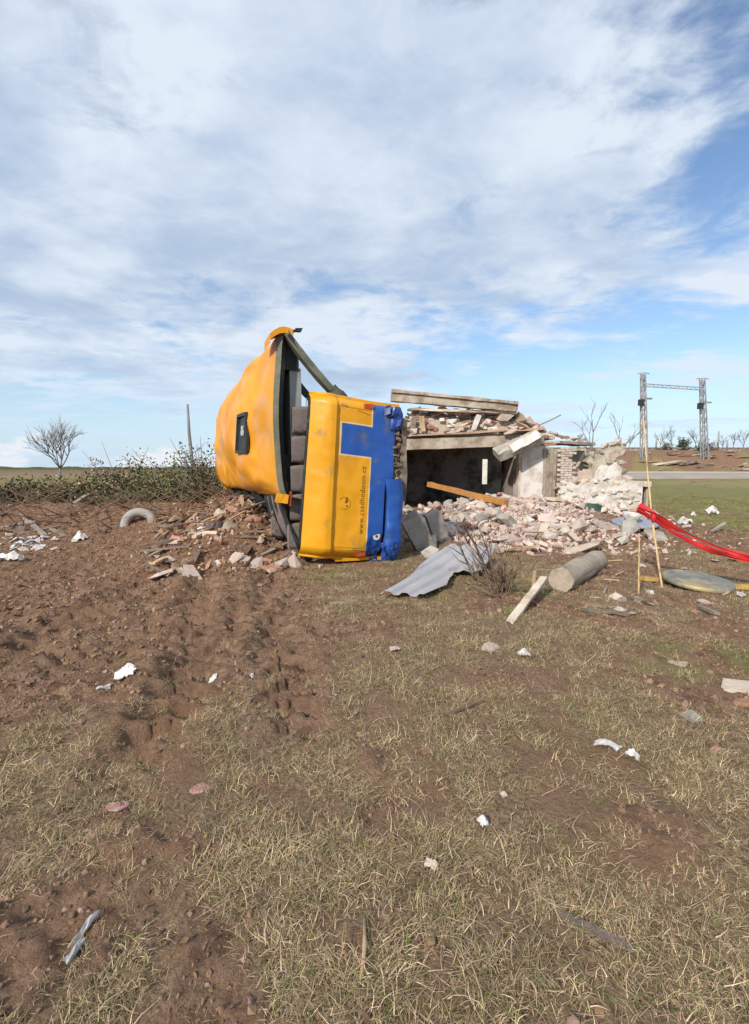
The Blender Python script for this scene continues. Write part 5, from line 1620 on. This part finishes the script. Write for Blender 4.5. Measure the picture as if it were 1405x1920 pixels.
for k in range(40):
    px, py = rng.gauss(50, 32), rng.gauss(1018, 7)
    if px < -20: continue
    p = on_ground(px, py, 0.03)
    piece('white_scrap', 'flat', 'white_plastic', p, rng.uniform(0.25, 0.7), 'white scrap in the litter at the foot of the soil bank', 'scrap', 'white scraps under the soil bank', 0.6)
    o = bpy.context.scene.collection.objects[-1]; o['label'] = f"{'larger' if max(o.scale) > .5 else 'tiny'} white scrap in the litter {'below the leaning grey plank' if px > 45 else 'under the end of the soil bank'}"
for (px, py, sx, sy, h_, lab) in ((150, 1010, .15, .1, .1, 'single white crumpled sheet on the soil below the bank'), (183, 955, .22, .12, .16, 'white cloth lump at the foot of the brush heap'), (205, 958, .25, .1, .1, 'pale grey cloth beside the white lump at the brush heap'),
                                  (348, 945, .18, .12, .16, 'white plastic lump on the debris left of the bus roof'), (20, 1055, .2, .1, .1, 'white plastic heap on the soil below the plank'), (330, 948, .3, .12, .08, 'grey sheet lying by the white plastic lump')):
    crumple('white_litter', px, py, sx, sy, h_, WP, lab.replace('left of', 'next to'), 'litter', 0.2, int(px))

for k in range(34):
    px, py = rng.uniform(-10, 215), rng.uniform(928, 1000); p = on_ground(px, py, 0.04); a_ = rng.uniform(0, 3.14); L = rng.uniform(.3, 1.1)
    d_ = Vector((math.cos(a_), math.sin(a_), rng.uniform(-.05, .4))); mb = MB(); mb.beam(p - d_ * L * .4, p + d_ * L * .6, rng.uniform(.04, .12), .03, seg=2, jit=.006)
    o = tag(mb.build('bank_board_piece', [M[rng.choice(['bark', 'twig', 'wood_grey', 'bark'])]]), 'x', 'board', 'dark boards on the soil bank')
    o['label'] = f"{'long' if L > .8 else 'short' if L < .5 else 'mid-length'} dark board piece lying on the soil bank {'by the leaning grey plank' if px < 110 else 'towards the brush heap'}"
# pale ring (a culvert or tyre half sunk in the soil)
c = on_ground(252, 990); ax_ = Vector((0.2, -1, 0.35)).normalized()
mb = MB(); mb.lathe(c + Vector((0, 0.25, 0.02)), [(0.22, -0.11), (0.33, -0.14), (0.40, -0.10), (0.42, 0.0), (0.40, 0.10), (0.33, 0.14), (0.22, 0.11), (0.22, -0.11)], 30, ax_)
tag(mb.build('half_sunk_tyre', [M['tyre']]), 'pale dusty tyre half sunk in the soil below the brush heap', 'tyre')

# sacks under the bus roof
def sack(name, px, py, Y, s3, rot, material, label):
    c_ = at(px, py, Y); n_ = 14; P_ = []
    Rm = Euler(rot).to_matrix()
    for i in range(n_ + 1):
        ph = math.pi * i / n_; r_ = []
        for j in range(19):
            th_ = 2 * math.pi * (j % 18) / 18
            v_ = Vector((math.sin(ph) ** .7 * math.cos(th_) * s3[0], math.sin(ph) ** .7 * math.sin(th_) * s3[1], math.cos(ph) * s3[2]))
            v_ *= 1 + 0.28 * sn(math.cos(th_) * 2 + ph, math.sin(th_) * 2 + ph * 2, int(px)); r_.append(c_ + Rm @ v_)
        P_.append(r_)
    mb_ = MB(); mb_.grid(P_); return tag(mb_.build(name, [material]), label, 'sack')


sack('white_sack', 374, 1006, 9.4, (0.16, 0.13, 0.26), (0.3, 0.8, 0.2), M['sack_white'], 'white-blue plastic sack lying on the soil near the bus roof')
sack('dark_sack', 405, 1000, 9.3, (0.22, 0.18, 0.26), (0.2, 0.9, 0.1), M['sack_dark'], 'dark maroon sack lying between the white one and the debris under the bus')
sack('grey_sack', 430, 1000, 9.2, (0.2, 0.16, 0.24), (0.1, 0.6, 0.4), M['wood_grey'], 'dusty grey sack under the bus roof')
sack('green_cloth', 1112, 958, 13.2, (0.30, 0.22, 0.20), (0, 0, 0.3), M['cloth_green'], 'dark green bundle lying before the white plinth wall')
sack('teal_cloth', 1000, 955, 13.0, (0.40, 0.25, 0.12), (0, 0.1, 0.1), M['cloth_teal'], 'pale teal cloth lying on the rubble below the front pier')
sack('grey_cloth', 1062, 968, 12.6, (0.22, 0.2, 0.12), (0, 0.1, 0.5), M['cloth_teal'], 'small grey-teal cloth lump between the rubble and the green bundle')

# debris heap under the roof: stones, boards, branches
for k in range(84):
    u_ = rng.uniform(1.5, 3.7); w_ = rng.uniform(-0.05, 5.0); p = B(u_, w_, 0)
    z_ = Hs(p.x, p.y)
    o = piece('heap_stone', rng.choice(['brick', 'lump', 'block', 'flat']), rng.choice(['clod', 'brick_red', 'mortar', 'clod', 'brick_red', 'brick_pink']), (p.x, p.y, z_ + 0.04), rng.uniform(0.5, 1.15),
          'broken stone in the debris heaped under the bus roof', 'stone', 'stones under the bus roof', 0.9); relabel(o, 'broken stone', 'beside the sacks by the bus' if u_ > 2.9 and w_ < 2.6 else 'at the foot of the crushed bus side' if w_ < 1.6 else 'under the middle of the bus roof' if u_ < 2.8 else 'in the debris out from the bus roof')
for k in range(60):
    u_ = rng.uniform(1.7, 3.8); w_ = rng.uniform(0.3, 6.5); p = B(u_, w_, 0); z_ = Hs(p.x, p.y)
    a_ = rng.uniform(0, 3.14); L = rng.uniform(.25, .9); dv = Vector((math.cos(a_), math.sin(a_), rng.uniform(-.1, .35)))
    mb = MB(); c = Vector((p.x, p.y, z_ + 0.06)); mb.beam(c - dv * L / 2, c + dv * L / 2, rng.uniform(.03, .09), .025, seg=2, jit=.005)
    mt = rng.choice(['wood_tan', 'wood_grey', 'twig', 'twig', 'bark'])
    tag(mb.build('broken_board', [M[mt]]), f"{'long' if L > .65 else 'short' if L < .4 else 'mid-length'} {dict(wood_tan='tan', wood_grey='grey', twig='dark brown', bark='brown')[mt]} broken board {'beside the sacks by the bus' if u_ > 2.9 and w_ < 2.8 else 'under the bus roof' if u_ < 2.6 else 'in the debris out from the bus roof'}", 'board', 'boards under the bus roof')
pts = []
for k in range(1100):
    p = B(rng.gauss(2.5, .75), rng.uniform(-.1, 7.5), 0); pts.append((p.x, p.y, Hs(p.x, p.y) + rng.uniform(-.01, .04)))
rubble_stuff('debris_crumbs', pts, 0.015, 0.06, ['brick_red', 'clod', 'mortar', 'clod', 'wood_tan'], 'crumbs of brick, soil and wood under the bus roof')
for (px, py, sc, mt, lab) in ((505, 1003, 1.5, 'plaster_white', 'white plaster lump at the foot of the crushed bus side'), (520, 1022, 1.5, 'brick_red', 'reddish masonry lump beside the white plaster lump under the bus')):
    p = on_ground(px, py, .05); piece('plaster_lump', 'block', mt, p, sc * .8, lab, 'masonry', None)

# brushwood between the bus roof and the brush heap, joined: nobody could count it
mb = MB()
for k in range(760):
    x_ = rng.uniform(-14, -3.3); y_ = rng.uniform(12.0 if x_ > -6 else 11.0, 19); z_ = Hs(x_, y_)
    a_ = rng.uniform(0, 6.28); L = rng.uniform(.4, 1.3); e = rng.uniform(0.0, .7)
    d_ = Vector((math.cos(a_) * math.cos(e), math.sin(a_) * math.cos(e), math.sin(e))); p = Vector((x_, y_, z_ - .02))
    mb.tube([p, p + d_ * L * .5 + Vector((rng.gauss(0, .05), rng.gauss(0, .05), rng.gauss(0, .04))), p + d_ * L], [.016, .012, .005], 4)
tag(mb.build('brushwood', [M['twig']]), 'tangle of dry brown brushwood behind the soil bank', None, None, 'stuff')

# ------------------------------------------------------------------ trees, shrubs, railway gantry
def bare_tree(name, base, height, seed, label, material, spread=0.55, levels=4, r0=None, trunk_frac=0.28, lean=(0, 0), kids=(4, 3, 3, 3), group=None, first=1.0):
    r = random.Random(seed); root = empty(name, base, label, 'tree', group); tr = MB(); cr_ = MB()
    r0 = r0 or height * 0.022

    def grow(p, d_, L, rad, lev):
        pts_ = [p]; n_ = 4
        for s_ in range(n_):
            d_ = (d_ + Vector((r.gauss(0, .10), r.gauss(0, .10), r.gauss(0.03, .05)))).normalized(); pts_.append(pts_[-1] + d_ * L / n_)
        (tr if lev == 0 else cr_).tube(pts_, [rad * (1 - 0.13 * s_) for s_ in range(n_ + 1)], 6 if lev == 0 else 4 if lev < 3 else 3)
        if lev >= levels: return
        n_k = kids[min(lev, len(kids) - 1)]
        for k_ in range(n_k):
            q = pts_[-1] if (k_ == 0 or lev == 0 and r.random() < .6) else pts_[r.randrange(2, n_ + 1)]
            an = r.uniform(0, 6.28); sp = spread * r.uniform(.55, 1.25)
            ax = d_.orthogonal().normalized(); ax.rotate(Matrix.Rotation(an, 3, d_))
            e = (d_ * math.cos(sp) + ax * math.sin(sp)); e.z += 0.08; e.normalize()
            grow(q, e, L * r.uniform(.6, .85) * (first if lev == 0 else 1.0), rad * (.62 if lev else .6), lev + 1)
    grow(Vector(base) - Vector((0, 0, .1)), Vector((lean[0], lean[1], 1)).normalized(), height * trunk_frac, r0, 0)
    tr.build('trunk', [material], root); cr_.build('crown', [material], root)
    return root


def gp(px, Y):
    x_ = (px - 702.5) / F_PX * Y; return Vector((x_, Y, Hs(x_, Y)))


bare_tree('bare_tree', gp(113, 60), 11.5, 4, 'leafless tree with a wide crown standing alone in the far field', M['twig_far'], 0.55, 4, 0.16, 0.13, (0, 0), (6, 4, 4, 3), None, 2.3)
# snapped trunk with a few twigs
p0 = gp(364, 22); p1 = at(352, 758, 22.3)
rt = empty('snapped_tree', p0, 'tall thin snapped tree trunk leaning next to the bus roof', 'tree'); mb = MB()
mb.tube([p0 - Vector((0, 0, .1)), p0.lerp(p1, .35) + Vector((.03, 0, 0)), p0.lerp(p1, .7) - Vector((.02, 0, 0)), p1], [.10, .085, .07, .05], 7); mb.build('trunk', [M['twig_far']], rt)
mb = MB()
for k in range(7):
    q = p0.lerp(p1, rng.uniform(.1, .5)); d_ = Vector((rng.choice((-1, 1)) * rng.uniform(.3, 1), rng.gauss(0, .4), rng.uniform(.3, 1))).normalized(); L = rng.uniform(.3, .8)
    mb.tube([q, q + d_ * L * .5 + Vector((0, 0, .06)), q + d_ * L + Vector((rng.gauss(0, .1), 0, .25))], [.022, .015, .006], 4)
mb.build('crown', [M['twig_far']], rt)
for (px, Y, n_, L, lab) in ((310, 21, 34, 1.7, 'bare twiggy bush standing between the brush heap and the snapped tree'), (378, 20, 36, 1.6, 'bare twiggy bush growing round the foot of the snapped tree'), (60, 15, 16, 0.8, 'low tangle of bare stems on the soil bank')):
    p = gp(px, Y); bb = empty('bare_bush', p, lab, 'bush'); mb = MB(); twigs(mb, p, n_, L, .55, .014, (0, 0), .7, 3); o = mb.build('stems', [M['twig_far'] if Y > 16 else M['twig']], bb); o['kind'] = 'stuff'
# brush heap: uprooted shrub with dark green leaves
def leafy(name, c_, s3, n, leaf, label, mats, cat='shrub'):
    root = empty(name, (c_.x, c_.y, c_.z), label, cat); mb_ = MB()
    for k in range(n):
        a_ = rng.uniform(0, 6.28); q = rng.random() ** .45; ph = math.acos(rng.uniform(0, 1))
        clump = 1 + .45 * sn(a_ * 1.6, ph * 3, 5) * 2
        p = c_ + Vector((math.cos(a_) * math.sin(ph) * s3[0], math.sin(a_) * math.sin(ph) * s3[1], math.cos(ph) * s3[2])) * q * clump
        d1 = Vector((rng.gauss(0, 1), rng.gauss(0, 1), rng.gauss(0, .7))).normalized(); d2 = d1.orthogonal().normalized(); s_ = leaf * rng.uniform(.6, 1.5)
        mb_.add([p - d1 * s_, p + d2 * s_ * .45, p + d1 * s_, p - d2 * s_ * .45], [(0, 1, 2, 3)], 0 if rng.random() < .8 else 1)
    o_ = mb_.build('foliage', mats, root); o_['kind'] = 'stuff'
    mb_ = MB()
    for k in range(24):
        a_ = rng.uniform(0, 6.28); d_ = Vector((math.cos(a_) * s3[0], math.sin(a_) * s3[1], rng.uniform(.3, 1.25) * s3[2])) * rng.uniform(.6, 1.15)
        mb_.tube([c_ - Vector((0, 0, .05)), c_ + d_ * .5 + Vector((0, 0, .1)), c_ + d_], [.03, .02, .006], 4)
    o_ = mb_.build('stems', [M['twig']], root); o_['kind'] = 'stuff'


leafy('uprooted_shrub', gp(232, 19.5), (1.55, 1.1, 1.9), 5600, .05, 'uprooted dark green leafy shrub heaped on the field edge', [M['leaf'], M['wood_tan']])
leafy('low_shrub', gp(275, 17.5), (1.5, .9, .75), 1800, .06, 'low grey-green shrub lying in front of the uprooted one', [M['leaf'], M['twig']])
leafy('weed_clump', gp(190, 17.6), (0.8, .6, .55), 900, .06, 'low green weed clump beside the uprooted shrub', [M['leaf'], M['leaf']])
for (px, Y, s3, n_, lf, mats_, lab) in ((20, 17, (1.9, .9, 1.25), 2200, .06, ('leaf', 'twig'), 'low dark brush pile behind the leaning grey plank'), (95, 18, (1.9, .9, 1.15), 2200, .06, ('leaf_far', 'wood_tan'), 'low olive brush pile before the lone leafless tree'),
                                        (150, 19.5, (1.9, 1, 1.35), 2600, .06, ('leaf', 'leaf'), 'green brush clump between the lone tree and the uprooted shrub'), (330, 18.5, (1.7, 1, 2.1), 3600, .055, ('leaf', 'twig'), 'brown-green brush pile at the foot of the snapped tree'),
                                        (385, 17.0, (1.1, .8, 2.1), 2600, .05, ('leaf_far', 'twig'), 'dark brush pile against the bus roof'), (-60, 16.5, (1.6, .9, 1.0), 900, .06, ('leaf', 'twig'), 'dark brush pile at the end of the soil bank')):
    leafy('brush_pile', gp(px, Y), s3, n_, lf, lab, [M[mats_[0]], M[mats_[1]]], 'brush pile')
for (px, Y, n_, L, lab) in ((130, 18, 22, 1.1, 'bare stems sticking out of the brush before the lone tree'), (420, 17.5, 22, 1.3, 'bare stems beside the bus roof'), (275, 22, 30, 1.5, 'bare twiggy bush directly behind the uprooted shrub')):
    p = gp(px, Y); bb = empty('bare_bush', p, lab, 'bush'); mb = MB(); twigs(mb, p, n_, L, .5, .013, (0, 0), .7, 3); o = mb.build('stems', [M['twig']], bb); o['kind'] = 'stuff'
# far trees by the railway
bare_tree('broken_tree', gp(1114, 44), 4.6, 21, 'broken leafless tree with a short crown behind the ruined house', M['twig_far'], .5, 4, .14, .5, (-.12, 0), (3, 2, 3, 2))
bare_tree('broken_tree', gp(1134, 46), 4.2, 23, 'thin leaning leafless tree next to the broken one behind the ruin', M['twig_far'], .4, 4, .10, .5, (.25, 0), (2, 2, 3, 2))
for k, (px, h_, lab) in enumerate(((1258, 4.6, 'small leafless tree standing between the legs of the railway gantry'), (1388, 3.8, 'small leafless tree on the bank beyond the gantry'), (1080, 3.0, 'low leafless tree showing above the eaves board'), (1175, 2.6, 'low leafless tree just beside the gantry leg'), (1236, 3.2, 'thin leafless sapling by the nearer gantry leg'), (1300, 3.6, 'leafless sapling touching the farther gantry leg'), (1350, 2.4, 'low leafless bush-like tree beyond the gantry'), (1370, 2.8, 'leafless sapling between the bank posts'))):
    bare_tree('far_tree', gp(px, 68), h_, 40 + k, lab, M['twig_far'], .5, 4, .075, .3)
leafy('far_shrub', gp(1276, 68), (0.9, .8, 1.9), 600, .16, 'dense dark evergreen shrub on the railway bank inside the gantry', [M['leaf_far']])
leafy('far_shrub', gp(1318, 66), (1.6, .8, 1.3), 500, .14, 'loose grey-green shrub at the foot of a gantry leg', [M['leaf_far'], M['twig_far']])
leafy('far_shrub', gp(1246, 67), (0.7, .8, 1.2), 260, .14, 'small dark shrub beside the evergreen on the railway bank', [M['leaf_far'], M['twig_far']])
for k, px in enumerate((1226, 1341, 1358, 1403, 1095, 1160)):
    p = gp(px, 67); mb = MB(); h_ = (2.0, 2.6, 1.4, 3.2, 1.6, 1.7)[k]
    mb.tube([p - Vector((0, 0, .1)), p + Vector((.02, 0, h_ * .5)), p + Vector((0, 0, h_))], [.11, .10, .09], 6)
    tag(mb.build('line_post', [M['steel_far']]), 'dark post standing along the railway bank', 'post', 'posts along the railway bank')
mb = MB(); xs_ = np.linspace(12, 130, 120)
mb.grid([[Vector((x_, 67.5, Hs(x_, 67.5) + .05)) for x_ in xs_], [Vector((x_, 67.5, Hs(x_, 67.5) + .38)) for x_ in xs_]]); mb.grid([[Vector((x_, 67.5, Hs(x_, 67.5) + .38)) for x_ in xs_], [Vector((x_, 68.4, Hs(x_, 68.4) + .38)) for x_ in xs_]])
tag(mb.build('railway_track_bed', [M['chassis']]), 'dark line of the railway track bed along the top of the bank', None, None, 'structure')


def gantry():
    bx = gp(1205, 62); bx2 = gp(1318, 62)
    root = empty('railway_gantry', (bx.x + 3.7, 62, bx.z), 'tall grey steel railway gantry with two lattice masts and a crossbeam', 'gantry')
    for (b0, top) in ((bx, at(1206, 701, 62)), (bx2, at(1317, 711, 62))):
        mb_ = MB(); hh = top.z - b0.z; wd = .27
        legs = []
        for sx_ in (-1, 1):
            for sy_ in (-1, 1):
                a_ = b0 + Vector((sx_ * wd * 1.25, sy_ * wd, -.2)); t_ = Vector((top.x + sx_ * wd * .75, 62 + sy_ * wd * .7, top.z)); legs.append((a_, t_)); mb_.beam(a_, t_, .11, .11, up=(0, 1, 0))
        n_ = 9
        for i in range(n_):
            q0, q1 = i / n_, (i + 1) / n_
            for (i0, i1) in ((0, 2), (1, 3), (0, 1), (2, 3)):
                a_ = legs[i0][0].lerp(legs[i0][1], q0 if i % 2 else q1); t_ = legs[i1][0].lerp(legs[i1][1], q1 if i % 2 else q0); mb_.beam(a_, t_, .06, .06, up=(0.1, 1, 0.1))
        m_ = mb_.build('mast', [M['steel_far']], root)
        mb_ = MB(); z_ = b0.z + hh * .72; mb_.tube([Vector((top.x, 62, z_)), Vector((top.x + .9, 61.8, z_ - .05))], .05, 5)
        mb_.lathe(Vector((top.x + .9, 61.8, z_ - .2)), [(0, .2), (.28, .15), (.32, 0), (0, -.02)], 10); mb_.build('insulator', [M['steel_far']], m_)
        mb_ = MB(); z_ = b0.z + hh * .66; mb_.obox(Vector((top.x - .25, 61.7, z_)), (.28, 0, 0), (0, .2, 0), (0, 0, .38), jit=.02); mb_.build('switch_box', [M['frame_dark']], m_)
        mb_ = MB(); mb_.tube([top + Vector((-.7, 0, .05)), top + Vector((.2, 0, .15)), top + Vector((.8, 0, .02))], .05, 5); mb_.build('top_arm', [M['steel_far']], m_)
    mb_ = MB(); a_ = at(1207, 722, 62); b_ = at(1316, 729, 62)
    for dz in (-.16, .16):
        mb_.beam(a_ + Vector((0, 0, dz)), b_ + Vector((0, 0, dz)), .12, .10, seg=4)
    for i in range(14): mb_.beam(a_.lerp(b_, i / 14) + Vector((0, 0, -.16 if i % 2 else .16)), a_.lerp(b_, (i + 1) / 14) + Vector((0, 0, .16 if i % 2 else -.16)), .05, .05)
    mb_.build('crossbeam', [M['steel_far']], root)


gantry()
# wreckage on the railway bank
for (px, py, L, mt, lab) in ((1250, 857, 3.6, 'wood_pale', 'long pale board lying on the railway bank'), (1262, 862, 2.6, 'wood_grey', 'grey board under the pale one on the railway bank'), (1290, 851, 3.0, 'chassis', 'dark beam lying on the railway bank')):
    p = gp(px, 60); mb = MB(); mb.beam(p + Vector((-L / 2, 0, .12)), p + Vector((L / 2, .3, .55)), .7, .22, seg=4, jit=.05)
    tag(mb.build('bank_board', [M[mt]]), lab, 'board')
for k in range(26):
    px = rng.uniform(1195, 1420); Y = rng.uniform(58, 64); p = gp(px, Y); L = rng.uniform(.6, 2.4); a_ = rng.uniform(-.6, .6); d_ = Vector((math.cos(a_), math.sin(a_), rng.uniform(-.1, .2)))
    mb = MB(); mb.beam(p - d_ * L / 2 + Vector((0, 0, .15)), p + d_ * L / 2 + Vector((0, 0, .15)), rng.uniform(.15, .4), .16, seg=2, jit=.04)
    mt = rng.choice(['bark', 'wood_grey', 'brick_red', 'mortar', 'chassis'])
    tag(mb.build('bank_debris', [M[mt]]), f"{'long' if L > 1.5 else 'short'} {dict(bark='brown', wood_grey='grey-brown', brick_red='reddish', mortar='tan', chassis='dark grey')[mt]} wreckage piece on the railway bank {'inside the gantry' if 1205 < px < 1318 else 'beyond the gantry' if px > 1318 else 'beside the ruin'}", 'debris', 'wreckage on the railway bank')
# dark far hedge line on the flat horizon
mb = MB(); xs_ = np.linspace(-420, -20, 160); hh = [1.0 + 1.2 * (sn(x_ * .09, 1, 3) + .5) + .6 * sn(x_ * .5, 1, 4) for x_ in xs_]
f0 = [Vector((x_, 300, -.3)) for x_ in xs_]; f1 = [Vector((x_, 300.5 + sn(x_, 2, 2), max(.2, h_))) for x_, h_ in zip(xs_, hh)]; f2 = [Vector((x_, 304, max(.15, h_ * .9))) for x_, h_ in zip(xs_, hh)]; f3 = [Vector((x_, 305, -.3)) for x_ in xs_]
mb.grid([f0, f1, f2, f3]); tag(mb.build('far_hedge', [M['leaf_far']]), 'low dark hedge line along the flat horizon', None, None, 'stuff')
